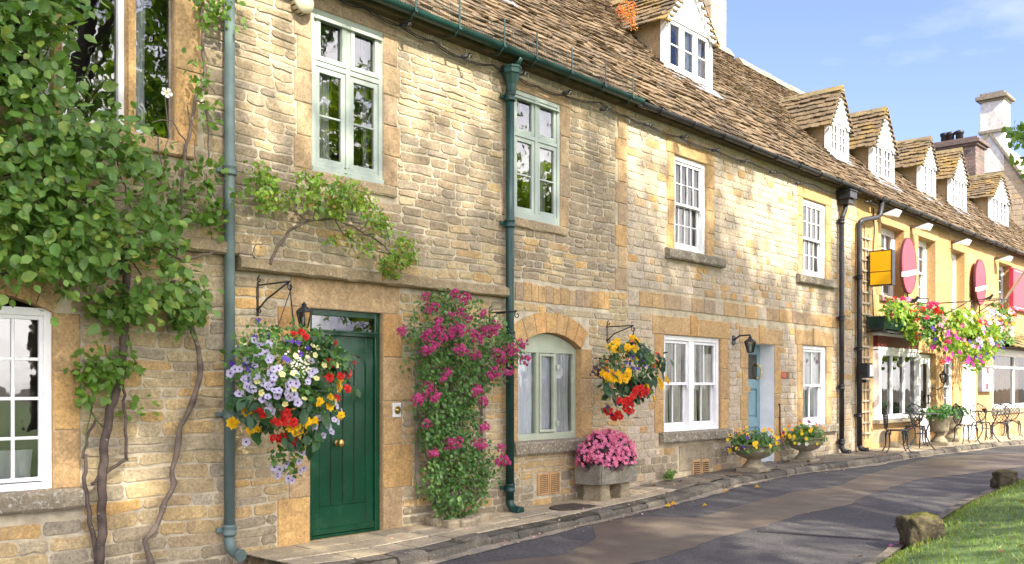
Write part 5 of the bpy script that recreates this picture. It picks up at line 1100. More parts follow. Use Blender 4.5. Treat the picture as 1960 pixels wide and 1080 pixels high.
# pedestal bowls with pansies
def urn(label,u,vb,y,rw,h,plants,bedlabel,seed):
    global R
    b_=W(u,vb,y); x=b_.x; z0=gz(x)-.005; o=E('stone_urn',(x,y,z0),label,'planter','stone bowls by the blue door'); q=MB()
    q.box(x-rw*.62,x+rw*.62,y-rw*.62,y+rw*.62,z0,z0+h*.14,0,.012)
    q.lathe([(rw*.58,h*.14),(rw*.56,h*.2),(rw*.42,h*.3),(rw*.33,h*.42),(rw*.36,h*.46),(rw*.46,h*.48),(rw*.78,h*.58),(rw*.95,h*.72),(rw*1.0,h*.76),(rw*.96,h*.8),(rw*.97,h*.93),(rw*1.06,h*.95),(rw*1.06,h),(rw*.94,h),(rw*.9,h*.93)],(x,y,z0),28); q.build('bowl',m_cast,o)
    q=MB(); q.lathe([(.01,h*.95),(rw*.93,h*.95),(rw*.93,h*.97),(.01,h*1.0)],(x,y,z0),20); q.build('soil',m_compost,o)
    bed=E('pansy_bed',(x,y,z0+h),bedlabel,'flowers','pansies in the stone bowls'); c=(x,y,z0+h-.02)
    p,d=mound(700,rw*1.28,rw*1.2,.25,c,-.35,.4); leaves('foliage',p,.05,m_light if seed%2 else m_baskl,bed,nj=.6,out=d,tj=.8)
    p,d=mound(500,rw*1.15,rw*1.1,.18,c,-.2,.4); leaves('foliage',p,.05,m_rosel,bed,nj=.6,out=d,tj=.8)
    n=0
    for kind,k,f in plants:
        p,d=mound(k,rw*1.38,rw*1.3,.30,c,-.3,.05)
        for i in range(len(p)):
            if f(d[i]) : flower(kind,p[i],R.uniform(.026,.040),bed,tuple(d[i]*.7+np.array([-.35,-.9,.25])),.25)
    return o
urn('mossy stone pedestal bowl nearest the blue door, on the dark pavement',1443,909,-.5,.31,.42,[('yellow_pansy',26,lambda d:1),('marked_pansy',9,lambda d:d[0]<.3),('purple_pansy',12,lambda d:d[0]<.1),('orange_pansy',16,lambda d:d[0]>.1),('white_flower',8,lambda d:d[0]>.3),('purple_flower',10,lambda d:1)],'yellow and orange pansies spilling from the bowl nearest the blue door',0)
urn('mossy stone pedestal bowl under the right ground floor sash of the pale cottage',1541,892,-.42,.29,.42,[('yellow_pansy',24,lambda d:d[0]<.5),('orange_pansy',16,lambda d:1),('wine_pansy',18,lambda d:d[2]>.1),('white_flower',7,lambda d:d[0]<-.2),('purple_flower',14,lambda d:d[0]>.4)],'mixed yellow, wine and orange pansies in the bowl under the sash window',1)
def vase(label,u,y,k,lab2):
    b_=W(u,850,y); x=b_.x; z0=gz(x)-.005; h=.6*k; o=E('garden_vase',(x,y,z0),label,'planter','fluted stone vases by the shop door'); q=MB(); rw=.22*k
    q.box(x-rw*1.05,x+rw*1.05,y-rw*1.05,y+rw*1.05,z0,z0+.07,0,.01)
    q.lathe([(rw*.8,.07),(rw*.7,.12),(rw*.42,.2),(rw*.36,.25),(rw*.55,.27),(rw*.5,.29)],(x,y,z0),20)
    n=40; prof=[(.6,.29),(.84,.30),(.86,.36),(.88,.45),(.98,.54),(1.16,.60),(1.2,.62),(1.2,.64),(1.05,.64),(1.0,.6)]; vs=[]; fs=[]
    for r0,z in prof:
        for j_ in range(n): a=2*math.pi*j_/n; rr=rw*r0*(1-.05*(j_%2)*(.3<z<.56)); vs.append((x+rr*math.cos(a),y+rr*math.sin(a),z0+z*k))
    for i in range(len(prof)-1):
        for j_ in range(n): fs.append((i*n+j_,i*n+(j_+1)%n,(i+1)*n+(j_+1)%n,(i+1)*n+j_))
    q.add(vs,fs,0,True); q.build('vase',m_cast,o); q=MB(); q.lathe([(.01,.6*k),(rw*1.05,.6*k),(rw*1.05,.61*k),(.01,.62*k)],(x,y,z0),16); q.build('soil',m_compost,o)
    pl=E('trailing_geranium',(x,y,z0+.62*k),lab2,'plant','green plants in the fluted vases'); p,d=mound(260,rw*2.1,rw*1.7,.26,(x,y,z0+.64*k),-.1,.4)
    p=np.concatenate([p,np.array([x-.35,y-.1,z0+.7*k])+NR.normal(0,.08,(50,3))*np.array([2,1,.7])]); leaves('foliage',p,.075,LEAF('geranium_leaf',[(.05,.15,.04),(.08,.2,.05)],trans=.35),pl,nj=.7); return pl
vase('tall fluted stone vase in front, left of the white shop door and nearest the kerb',1798,-.62,1.,'green trailing plant spilling left out of the front fluted vase')
vase('tall fluted stone vase half hidden behind the front vase by the shop',1822,-.3,1.,'green plant with a few white flowers in the rear fluted vase')
# rocks
m_rock=STONE('boulder',[(.115,.098,.06),(.13,.11,.07)],var=.5,bst=1.,blot=(.10,.10,.035),lich=(.34,.27,.06),lth=(.58,.7))
t_=m_rock.node_tree; b_=t_.nodes['Principled BSDF']; src=b_.inputs['Base Color'].links[0].from_socket; g_=t_.nodes.new('ShaderNodeNewGeometry'); s_=t_.nodes.new('ShaderNodeSeparateXYZ'); t_.links.new(g_.outputs['Normal'],s_.inputs[0])
t_.links.new(mixc(t_,src,(.17,.16,.03),mixc(t_,rng(t_,s_.outputs[2],.45,.85),rng(t_,tnoise(t_,7,5,.7),.4,.6),1.,'MULTIPLY')),b_.inputs['Base Color'])
def rock(label,u0,u1,vt,vb,seed,w_=None):
    c=T((u0+u1)/2,vb-6,-.06); k=(c-Vector((0,-CD,CH))); dist=k.x*CT+k.y*ST; wd=(u1-u0)*dist/F; h=(vb-vt)*dist/F
    s=bmesh.new(); bmesh.ops.create_icosphere(s,subdivisions=5,radius=1); idx={v:i for i,v in enumerate(s.verts)}; vs=[]
    for v in s.verts:
        p=v.co.copy(); m_=max(abs(p.x),abs(p.y),abs(p.z)); p=p.lerp(p/m_*.82,.72)
        p+=p.normalized()*(.22*noise.noise(p*1.3+Vector((seed,0,0)))+.10*noise.noise(p*3+Vector((seed,3,0)))+0.07*noise.noise(p*7+Vector((seed,0,1)))+.035*noise.noise(p*20))
        p.z=max(p.z,-.85)
        vs.append((c.x+ (p.x*ST+p.y*CT)*wd*.47,c.y+.25*wd+(-p.x*CT+p.y*ST)*wd*.47,c.z+h*.42+p.z*h*.58))
    q=MB(); q.add(vs,[tuple(idx[v] for v in f.verts) for f in s.faces],0,True); s.free(); o=q.build('boulder',m_rock,None,tuple(c)); tag(o,label,'rock','boulders edging the green')
rock('larger mossy boulder on the road edge in front of the grass',1742,1828,988,1054,3); rock('smaller round boulder at the far edge of the grass',1912,1958,905,942,8)
# manhole
c=T(1098,970); q=MB(); q.lathe([(.01,.0),(.30,.0),(.30,.012),(.27,.014),(.01,.012)],(c.x,-.45,gz(c.x)-.004),28,0,1.25,.75)
for i in range(7): q.box(c.x-.2,c.x+.2,-.45-.15+i*.05,-.45-.13+i*.05,gz(c.x)+.009,gz(c.x)+.014)
tag(q.build('manhole_cover',M('worn_iron',(.06,.045,.035),.7,.3,20,.3),None,(c.x,-.45,gz(c.x))),'oval iron manhole cover in the pavement in front of the stone trough','manhole cover')
q=MB(); c=T(1165,1011,-.1)
# bistro set
m_al=M('cast_metal',(.045,.045,.05),.35,.2,20,.1,60,metal=.6,spec=.5)
def chair_parts(root):
    q=MB()     # seat ring and lattice
    q.tube([(.21*math.cos(a),.20*math.sin(a),.445) for a in np.linspace(0,2*math.pi,25)],.013,6)
    for i in range(-3,4):
        o_=i*.06
        for s in (-1,1):
            L2=math.sqrt(max(0,.2**2-o_**2)); d_=Vector((.7071,s*.7071,0)); n_=Vector((-s*.7071,.7071,0)); q.tube([n_*o_-d_*L2+Vector((0,0,.445)),n_*o_+d_*L2+Vector((0,0,.445))],.007,5)
    q.build('seat',m_al,root)
    q=MB(); zc,rx,rz,tl=.70,.205,.235,.2
    bp=lambda a,b_:(a,.19+(b_+rz)*tl*.5+.02*(1-(a/rx)**2),zc+b_)
    q.tube([bp(rx*(1+.06*math.sin(3*a))*math.cos(a),rz*math.sin(a)) for a in np.linspace(0,2*math.pi,29)],.013,6)
    q.ball(bp(0,rz+.015),.02,0,6)
    for i in range(-4,5):
        for s in (-1,1):
            seg=[]
            for t in np.linspace(-.35,.35,29):
                a_=t*.62+s*0; x=i*.075+t*.72*s; z=t
                if (x/rx)**2+(z/rz)**2<1: seg.append(bp(x,z))
            if len(seg)>1: q.tube([seg[0],seg[len(seg)//2],seg[-1]],.0075,5)
    q.build('backrest',m_al,root)
    for sx in (-1,1):
        for sy in (-1,1):
            q=MB(); q.tube([(sx*.15,sy*.14,.44),(sx*.185,sy*.175,.36),(sx*.18,sy*.17,.22),(sx*.19,sy*.185,.09),(sx*.225,sy*.225,.015),(sx*.24,sy*.24,.008)],[.017,.02,.014,.012,.012,.014],7)
            q.tube([(sx*.18,sy*.17,.34),(sx*.12,sy*.12,.38),(sx*.06,sy*.18,.43)],.008,5); q.build('leg',m_al,root)
def table_parts(root):
    q=MB(); q.lathe([(.01,.70),(.34,.70),(.345,.705),(.345,.72),(.33,.722),(.01,.722)],(0,0,0),28); q.build('tabletop',m_al,root)
    for i in range(3):
        a=i*2.094+.4; c_,s_=math.cos(a),math.sin(a); q=MB(); q.tube([(c_*r0,s_*r0,z) for r0,z in ((.24,.70),(.2,.55),(.12,.38),(.12,.25),(.2,.1),(.28,.015),(.31,.01))],.013,7); q.build('leg',m_al,root)
    q=MB(); q.tube([(.12*math.cos(a),.12*math.sin(a),.31) for a in np.linspace(0,6.2832,17)],.008,5); q.build('brace',m_al,root)
def copy_tree(o,parent=None):
    c=o.copy(); COL.objects.link(c)
    if parent: c.parent=parent
    for ch in o.children: copy_tree(ch,c)
    return c
chairs=[(1716,-.72,.55,'cast metal lattice chair in profile, alone on the left of the near bistro table'),(1752,-.3,-1.1,'cast metal lattice chair behind the near bistro table, backed against the shop window'),(1849,-.85,.85,'dark lattice chair right behind the fluted vases, its back turned to the street'),(1878,-.3,-1.,'pale lit lattice chair on the wall side of the far bistro table'),(1914,-.75,1.9,'dark lattice chair to the right of the far bistro table, turned away'),(1938,-.3,-1.2,'rightmost pale lattice chair, standing against the far shop window')]
proto=None
for u,y,rz,lab in chairs:
    p=W(u,850,y); loc=(p.x,y,gz(p.x))
    if proto is None:
        proto=E('bistro_chair',(0,0,0),lab,'chair','lattice chairs outside the shop'); chair_parts(proto); c=proto
    else: c=copy_tree(proto); c['label']=lab
    c.location=loc; c.rotation_euler=(0,0,rz); c.scale=(.94,.94,.94)
pt=None
for u,y,lab in ((1762,-.78,'round metal bistro table in front of the shop window'),(1889,-.8,'round metal bistro table right of the fluted vases, between four lattice chairs')):
    p=W(u,850,y)
    if pt is None: pt=E('bistro_table',(0,0,0),lab,'table','bistro tables outside the shop'); table_parts(pt); c=pt
    else: c=copy_tree(pt); c['label']=lab
    c.location=(p.x,y,gz(p.x)); 
p=W(1889,800,-.8); q=MB(); q.lathe([(.04,0),(.06,.03),(.065,.05),(.055,.05),(.04,.02)],(p.x,-.75,gz(p.x)+.724),12); tag(q.build('ashtray',M('brown_bowl',(.15,.05,.03),.4),None,(p.x,-.75,gz(p.x)+.724)),'small brown bowl lying on the far bistro table','bowl')
# ------------------------------------------------ lamps, signs, brackets
def lantern(label,u,vt,vb,L,k=1.,up=True):
    yy=-L; a=W(u,vt,yy); b_=W(u,vb,yy); h=a.z-b_.z; o=E('wall_lantern',(a.x,0,b_.z),label,'lamp'); x=a.x; rw=h*.27
    q=MB(); q.lathe([(rw*1.25,h*.62),(rw*1.2,h*.66),(rw*.75,h*.76),(rw*.4,h*.82),(rw*.38,h*.9),(rw*.45,h*.91),(rw*.2,h*.95),(rw*.1,h)],(x,yy,b_.z),6,smooth=False)
    q.lathe([(rw*.5,0),(rw*.66,.02*h),(rw*.66,.05*h),(rw*.5,.06*h)],(x,yy,b_.z),6,smooth=False)
    for i in range(6):
        an=2*math.pi*i/6; q.tube([(x+rw*.62*math.cos(an),yy+rw*.62*math.sin(an),b_.z+h*.05),(x+rw*1.15*math.cos(an),yy+rw*1.15*math.sin(an),b_.z+h*.63)],.006*k,4)
    if up: q.tube([(x,-.01,b_.z-.12),(x,yy*.5,b_.z-.16),(x,yy,b_.z-.08),(x,yy,b_.z)],.012,6); q.lathe([(.05,-.01),(.05,.01)],(0,0,0),12); n0=len(q.v)-24; q.v[n0:]=[(x+vx,-.012+vz,b_.z-.12+vy*1.4) for vx,vy,vz in q.v[n0:]]
    else: q.tube([(x,-.01,b_.z+h*.75),(x,yy*.4,b_.z+h*1.0),(x,yy,b_.z+h*1.02),(x,yy,b_.z+h*.95)],.014,6); q.lathe([(.05,-.01),(.05,.01)],(0,0,0),12); n0=len(q.v)-24; q.v[n0:]=[(x+vx,-.012+vz,b_.z+h*.75+vy*1.6) for vx,vy,vz in q.v[n0:]]
    q.build('frame',m_black,o); q=MB(); q.lathe([(rw*.6,h*.05),(rw*1.1,h*.62)],(x,yy,b_.z),6,smooth=False); q.build('glass',m_bulb,o)
    q=MB(); q.lathe([(.012,h*.1),(.02,h*.2),(.02,h*.4),(.004,h*.45)],(x,yy,b_.z),8); q.build('bulb',M('frosted_bulb',(.6,.58,.5),.4),o)
lantern('black hexagonal lantern beside the green door, half behind the first hanging basket',582,578,628,.28)
lantern('black hanging lantern at the upper left corner of the blue door',1436,642,676,.30,1,False)
lantern('small bronze lantern on the yellow wall right of the white shop door',1806,709,733,.25)
def floodbox():
    c=W(1660,709,-.2); o=E('flood_lamp',c,'square glazed floodlight mounted on the wooden trellis','lamp'); q=MB(); q.box(c.x-.12,c.x+.12,c.y-.08,c.y+.1,c.z-.15,c.z+.14,0,.03); q.box(c.x-.05,c.x+.05,c.y,c.y+.16,c.z-.24,c.z-.18,0); q.build('case',m_black,o); q=MB(); q.box(c.x-.09,c.x+.09,c.y-.09,c.y-.079,c.z-.12,c.z+.11); q.build('glass',M('lamp_glass',(.5,.5,.5),.2),o)
floodbox()
# trellis
xa,xb=X(1648,-.05),X(1670,-.05); zt,zb_=Z(1655,455,-.05),Z(1655,830,-.05)
q=MB()
for i in range(3): x=xa+(xb-xa)*(.2+.3*i); q.box(x-.018,x+.018,-.03,-.012,zb_-.1,zt+.15*(i==1)+.1)
n=19
for i in range(n): z=zb_+(zt-zb_)*i/(n-1); q.box(xa+.03,xb,-.046,-.031,z-.018,z+.018)
tag(q.build('trellis',M('pale_timber',(.40,.34,.24),.85,.25,7,.3),None,(xa,-.05,gz(xa))),'tall weathered wooden trellis between the black downpipe and the shop window','trellis')
# signs
m_yelsign=M('yellow_sign',(.80,.42,.003),.4,.04,3); m_redsign=M('red_sign',(.40,.028,.05),.45,.05,3); m_ban=M('cream_banner',(.72,.66,.5),.5,.05,4)
c0,c1=W(1665,480,-.62),W(1708,548,-.62); x0=W(1706,500,-.62).x
xs=X(1664,-.06); xc=(X(1664,-.06)); xx=W(1700,500,-.85).x
q=MB(); o=E('box_sign',(19.,0,3.6),'yellow rectangular box sign with a dark dividing line, projecting beside the trellis','sign')
# a box standing out from the wall, its broad face towards the camera
ya,yb_=-.10,-.98; xn=X(1665,ya)
for _ in range(3): pass
xw=X(1665,-.10); ye2=-.1
while X(1706,ye2)>xw: ye2-=.01
zt,zb_=Z(1665,482,-.1),Z(1665,547,-.1)
q.box(xw,xw+.14,ye2,-.1,zb_,zt,0); 
for z0_,z1_ in ((zb_+.01,zb_+(zt-zb_)*.375),(zb_+(zt-zb_)*.40,zt-.01)): q.box(xw-.004,xw,ye2+.01,-.11,z0_,z1_,1)
q.box(xw-.01,xw+.15,ye2-.012,ye2,zb_-.01,zt+.01,0); q.box(xw-.01,xw+.15,-.1,-.09,zb_-.01,zt+.01,0); q.box(xw-.008,xw+.148,ye2,-.1,zb_-.014,zb_,0); q.box(xw-.008,xw+.148,ye2,-.1,zt,zt+.012,0)
q.build('panel',[m_black,m_yelsign],o); q=MB(); q.tube([(xw+.07,-.0,zt-.1),(xw+.07,-.12,zt-.1)],.02,6); q.tube([(xw+.07,-.0,zb_+.1),(xw+.07,-.12,zb_+.1)],.02,6); q.build('mount',m_black,o)
def oval(label,u0,u1,vt,vb,bands,marks):
    y=-.16; a,b_=X(u0,y),X(u1,y); uc=(u0+u1)/2; zt,zb_=Z(uc,vt,y),Z(uc,vb,y); xc,zc,rx,rz=(a+b_)/2,(zt+zb_)/2,(b_-a)/2,(zt-zb_)/2
    o=E('oval_sign',(xc,0,zc),label,'sign','oval red signs on the yellow terrace'); q=MB(); n=40
    el=lambda k,yy:[(xc+rx*k*math.cos(2*math.pi*i/n),yy,zc+rz*k*math.sin(2*math.pi*i/n)) for i in range(n)]
    q.add(el(1,y+.05)+el(1,y-.0)+el(.965,y-.012)+el(.965,y-.004),[(i,(i+1)%n,n+(i+1)%n,n+i) for i in range(n)]+[(n+i,n+(i+1)%n,2*n+(i+1)%n,2*n+i) for i in range(n)],2)
    q.add(el(.97,y-.006),[tuple(range(n))],0); q.add(el(1,y+.05),[tuple(range(n))[::-1]],0)
    q.build('board',[m_redsign,m_ban,M('sign_edge',(.1,.02,.03),.5)],o)
    q=MB(); vs=[]; zb0=zc-rz*.28; hh=rz*.09
    for i in range(15):
        f=i/14; zz=zb0+rz*.09*math.sin((f-.5)*2.6)+.02*f; x=a-.02+(b_-a+.06)*f
        for dz,dy in ((-hh,-.03),(hh,-.03),(hh,-.0),(-hh,-.0)): vs.append((x,y+dy,zz+dz))
    q.add(vs,[(i*4+k,(i+1)*4+k,(i+1)*4+(k+1)%4,i*4+(k+1)%4) for i in range(14) for k in range(4)]+[(0,1,2,3),(56,59,58,57)],0)
    for i in range(9 if marks else 0):
        if i==3: continue
        f=.16+.085*i; zz=zb0+rz*.09*math.sin((f-.5)*2.6)+.02*f; x=a-.02+(b_-a+.06)*f; q.box(x,x+.022,y-.0325,y-.0295,zz-hh*.45,zz+hh*.45,1)
        q.box(x+.022,x+.045,y-.0325,y-.0295,zz+hh*(.2 if i%2 else -.45),zz+hh*(.45 if i%2 else -.2),1)
    q.build('banner',[m_ban,M('faded_lettering',(.45,.41,.33),.6)],o)
    q=MB(); q.tube([(xc,y+.03,zb_-.25),(xc,y+.03,zt)],.015,6); q.tube([(xc,0,zb_+.2),(xc,y+.03,zb_+.2)],.015,6); q.tube([(xc,0,zt-.2),(xc,y+.03,zt-.2)],.015,6); q.build('mount',m_black,o)
oval('oval red sign with cream banner between two sash windows, left of the two',1726,1754,455,563,1,True); oval('oval red sign with cream banner, farther of the two, beside the red panel',1867,1887,496,585,1,False)
y=-.12; a=X(1940,y); q=MB(); o=E('panel_sign',(a,0,3.9),'large plain red rectangular sign board at the right edge of the terrace','sign'); zt,zb_=Z(1940,512,y),Z(1940,592,y)
q.box(a,a+2.6,y,-.0,zb_,zt,0,.012); q.box(a+.06,a+2.54,y-.006,y+.001,zb_+.07,zb_+.08,1); q.box(a+.06,a+2.54,y-.006,y+.001,zt-.08,zt-.07,1); q.build('board',[m_redsign,m_ban],o)
p0,p1=W(1922,576,-.1),W(1975,500,-1.2); q=MB(); q.tube([p0,p1],.035,8); q.ball(p0,.05,0,6); tag(q.build('flagpole',M('pole_grey',(.5,.5,.52),.4),None,tuple(p0)),'bare pale flagpole leaning out from the wall across the red sign board','flagpole')
# menu case
y=-.12; a,b_=X(1880,y),X(1903,y); zt,zb_=Z(1890,700,y),Z(1890,750,y); o=E('menu_case',((a+b_)/2,0,zb_),'glazed metal menu case with a red and white card, beside the far shop window','sign'); q=MB()
outer(q,a,b_,zb_,zt,y,.05,.12); q.build('frame',m_lead,o); q=MB(); q.box(a+.05,b_-.05,y+.03,y+.1,zb_+.05,zt-.05,0); k=b_-a
for i in range(8):
    f=i/8; zz=zt-.06-(zt-zb_-.12)*f; xo=a+k*.42+.03*math.sin(f*6); q.box(xo,xo+k*.22,y+.026,y+.031,zz-(zt-zb_-.12)/8,zz,1)
q.box(a+k*.40,a+k*.62,y+.02,y+.0255,zb_+(zt-zb_)*.33,zb_+(zt-zb_)*.70,0)
for i in range(4): q.box(a+k*.46,a+k*.56,y+.018,y+.0205,zb_+(zt-zb_)*(.38+.075*i),zb_+(zt-zb_)*(.415+.075*i),2)
q.build('card',[M('white_card',(.8,.8,.8),.6),m_redsign,M('card_text',(.25,.25,.28),.6)],o)
# alarm box
c=W(578,6,-.06); o=E('alarm_box',(c.x,0,c.z),'round cream alarm sounder with slotted sides, left of the first upper window','alarm'); q=MB(); r=.105
prof=[(r,0),(r,.10),(r*.92,.115),(r*.8,.12),(r*.74,.132),(.001,.136)]; q.lathe(prof,(0,0,0),28); q.v=[(c.x+x_,-z_-.0,c.z+y_) for x_,y_,z_ in q.v]; q.build('case',M('cream_plastic',(.50,.46,.32),.5,.06),o)
for i in range(14):
    a=2*math.pi*i/14; q=MB(); q.box(-.006,.006,-.09,-.03,-.002,.003); q.v=[(c.x+(r+z_)*math.cos(a)-x_*math.sin(a),y_,c.z+(r+z_)*math.sin(a)+x_*math.cos(a)) for x_,y_,z_ in q.v]; q.build('slot',m_hole,o)
# loose bracket right of the rose
tip,_=bracket('empty black scrolled bracket poking from the wall between the rose and the dark green downpipe',937,596,985,625,.42)
# festoon lights
def festoon(label,pts,bulbs,y=-.08,sag=.022):
    P_=[W(u,v,y) for u,v in pts]; o=E('festoon_lights',P_[0],label,'string lights'); q=MB()
    for j in range(2):
        line=[]
        for i in range(len(P_)-1):
            for k in range(8): f=k/8; p=P_[i].lerp(P_[i+1],f); p.z-=sag*(1+.5*j)*4*f*(1-f)*R.uniform(.9,1.1); line.append(p+Vector((0,.02*j,.0)))
        line.append(P_[-1]); q.tube(line,.006,5)
    q.build('cable',m_black,o)
    for u,v in bulbs:
        c=W(u,v,y-.02); q=MB(); q.lathe([(.012,0),(.022,.01),(.022,.06),(.015,.07)],(0,0,0),8); q.v=[(c.x-.04+z_*.6,c.y+y_-z_*.8,c.z+x_) for x_,y_,z_ in q.v]; s=q.build('lamp_holder',m_black,o)
        q=MB(); q.ball((c.x+.005,c.y-.085,c.z),.028,0,6); q.build('bulb',m_bulb,s)
festoon('festoon of clear bulbs on black cable under the eaves of the rubble cottage',[(640,-10),(700,14),(770,50),(830,78),(885,110),(945,124),(990,146),(1030,165),(1080,182),(1150,196),(1200,222),(1240,238)],[(772,50),(888,110),(995,143),(1080,180),(1152,211)])
festoon('festoon of clear bulbs on black cable under the eaves of the pale cottage',[(1240,238),(1300,262),(1370,288),(1440,312),(1500,332),(1560,354),(1606,372)],[(1236,240),(1305,263),(1365,289),(1420,310),(1475,331),(1525,352)])
festoon('festoon of clear bulbs on black cable along the shop terrace eaves',[(1660,386),(1700,395),(1750,412),(1800,434),(1850,454),(1900,474),(1960,498)],[(1657,387),(1726,399),(1750,410),(1777,422),(1802,430),(1855,448),(1896,468),(1936,478)],-.16)
# floodlights under the terrace eaves
for i,(u,v) in enumerate(((1688,410),(1748,434),(1816,452),(1860,460))[:4]):
    u,v=((1683,411),(1745,437),(1822,466),(1905,497))[i]; p=W(u,v,-.02); nm=('first','second','third','fourth')[i]
    o=E('flood_lamp',p,f'white floodlight on a black arm under the terrace eaves, the {nm} one from the left','lamp','floodlights along the terrace eaves')
    q=MB(); x,z=p.x,p.z; q.box(x-.07,x+.07,-.40,-.02,z-.0,z+.06,0,.012); q.build('arm',m_black if i<1 else m_soffit,o)
    q=MB(); q.add([(x-.12,-.37,z-.08),(x+.12,-.37,z-.08),(x+.12,-.44,z+.04),(x-.12,-.44,z+.04),(x-.12,-.12,z-.02),(x+.12,-.12,z-.02),(x+.12,-.4,z+.062),(x-.12,-.4,z+.062)],[(0,1,2,3)[::-1],(4,5,1,0)[::-1],(3,2,6,7)[::-1],(7,6,5,4),(0,3,7,4),(1,5,6,2)]); q.build('head',m_white,o)
# shop flower box and hanging baskets
m_boxg=M('dark_green_box',(.012,.04,.03),.4,.1,6)
xa,xb,y=X(1690,-.1),X(1731,-.35),-.42; zt=Z(1700,606,y); o=E('window_box',(20.,-.2,zt-.25),'dark green trough of red and pink geraniums fixed under the first terrace window','planter'); q=MB()
xa=X(1692,-.42); xb=xa+1.25; q.add([(xa+.04,-.40,zt-.24),(xb-.04,-.40,zt-.24),(xb,-.45,zt),(xa,-.45,zt),(xa+.04,-.12,zt-.24),(xb-.04,-.12,zt-.24),(xb,-.06,zt),(xa,-.06,zt)],[(0,1,2,3),(0,3,7,4),(1,5,6,2),(4,7,6,5),(0,4,5,1),(3,2,6,7)]); q.build('trough',m_boxg,o)
q=MB(); q.tube([(xa+.1,-.0,zt-.3),(xa+.1,-.4,zt-.26)],.015,5); q.tube([(xb-.1,-.0,zt-.3),(xb-.1,-.4,zt-.26)],.015,5); q.build('bracket',m_black,o)
m_lime=LEAF('lime_leaf',[(.2,.33,.03),(.28,.4,.04),(.14,.27,.03),(.09,.2,.03)],trans=.45)
def flowers_px(parent,lst,size,y0,y1,org,sc):
    for kind,pl in lst:
        for a,b_ in pl: flower(kind,W(org[0]+a/sc,org[1]+b_/sc,R.uniform(y1,y0)),size.get(kind,.9) if isinstance(size,dict) else size,parent,(-.3,-1,.3),.35)
S_={'pink_geranium':.9,'red_geranium':.85,'pale_geranium':.9,'magenta_flower':.06,'purple_flower':.045,'white_flower':.05,'yellow_pansy':.045,'orange_pansy':.05,'pink_begonia_flower':.05,'petunia_flower':.05}
org=(1670,560); sc=6.752
p=np.concatenate([poly_pts([(1690,592),(1705,578),(1740,580),(1748,605),(1735,612),(1695,606)],420,-.25,-.6,7,.06),poly_pts([(1732,610),(1748,605),(1757,640),(1745,660),(1733,640)],220,-.35,-.55,7,.06)])
bx=E('geranium_bed',(20.2,-.3,zt),'lime leaved red and pink geraniums trailing out of the dark green window box','flowers'); leaves('foliage',p,.10,m_lime,bx,nj=.6)
flowers_px(bx,[('pink_geranium',[(165,95),(365,170),(230,305),(380,85)]),('red_geranium',[(275,85),(450,315),(510,255),(565,265),(525,345),(575,350),(530,495),(580,545),(555,590),(600,605)]),('pale_geranium',[(440,100),(465,90),(445,195),(255,225),(485,205)]),('yellow_pansy',[(615,590),(630,610),(655,658)])],S_,-.35,-.62,org,sc)
def farbasket(label,uv,yc,r,foliage,fl,mat):
    b_,c=basket(label,uv,yc,r,'hanging baskets of the shop terrace'); top=c+Vector((0,0,r*.95)); chains(b_,c+Vector((0,0,.05)),top,r*.4)
    q=MB(); q.tube([top+Vector((0,0,.05)),Vector((c.x,-.0,top.z+.05))],.014,5); q.tube([top+Vector((0,.1,.03)),Vector((c.x,-.02,top.z-.4))],.012,5); q.build('hook',m_black,b_)
    p=np.concatenate([poly_pts(pl,n,yc-r*.9,yc+r*.6,7,.07) for pl,n in foliage]); leaves('foliage',p,.085,mat,b_,nj=.8,tj=.9); flowers_px(b_,fl,S_,yc-r*.6,yc-r*1.05,org,sc); return b_
rl=lambda n,x0,x1,y0,y1:[(R.uniform(x0,x1),R.uniform(y0,y1)) for _ in range(n)]
farbasket('hanging basket topped by hot pink geraniums, left one of three over the shop door',(1777,612),-.6,.42,[([(1760,600),(1775,585),(1800,590),(1812,610),(1808,640),(1795,660),(1770,655),(1762,630)],560)],
 [('pink_geranium',[(735,160),(770,150),(820,145),(690,330),(735,185)]),('red_geranium',[(640,215),(830,205),(835,240),(870,265),(795,245)]),('purple_flower',[(770,440),(800,475),(825,505),(770,450),(810,605),(860,600)]),('yellow_pansy',[(730,630),(660,655),(870,600),(740,655)]),('magenta_flower',[(755,715),(785,705),(815,695),(910,490),(640,460)]),('pink_begonia_flower',rl(14,830,960,300,450))],m_baskl)
farbasket('biggest hanging basket, lime leaves and magenta petunias, middle of the three',(1860,632),-.95,.62,[([(1808,640),(1820,610),(1835,598),(1860,600),(1895,615),(1915,630),(1915,665),(1890,680),(1875,700),(1850,695),(1835,680),(1812,670)],2100),([(1825,602),(1850,598),(1870,615),(1850,625),(1822,620)],300)],
 [('magenta_flower',[(1090,585),(940,730),(915,815),(1225,840),(1220,895),(1295,850),(1320,840),(1295,930),(1230,725),(1130,765),(1025,795),(1060,500),(1025,510),(1160,430),(970,540),(940,560),(1440,490),(1350,690),(1390,800)]+rl(14,960,1500,450,900)),('pink_geranium',[(970,640),(1370,370),(1440,385)]),('red_geranium',[(905,905),(1095,340)]),('purple_flower',[(1480,420),(1460,430),(1495,480),(1500,565),(1540,560),(1640,490),(1400,780),(1380,835),(1480,795),(1570,845),(1340,830),(1665,660),(1690,715)]+rl(12,1250,1600,600,900)),('white_flower',rl(18,1150,1650,230,420)),('orange_pansy',rl(12,1000,1600,300,700)),('pink_begonia_flower',rl(16,960,1620,300,800)),('petunia_flower',rl(14,1300,1560,400,700))],m_lime)
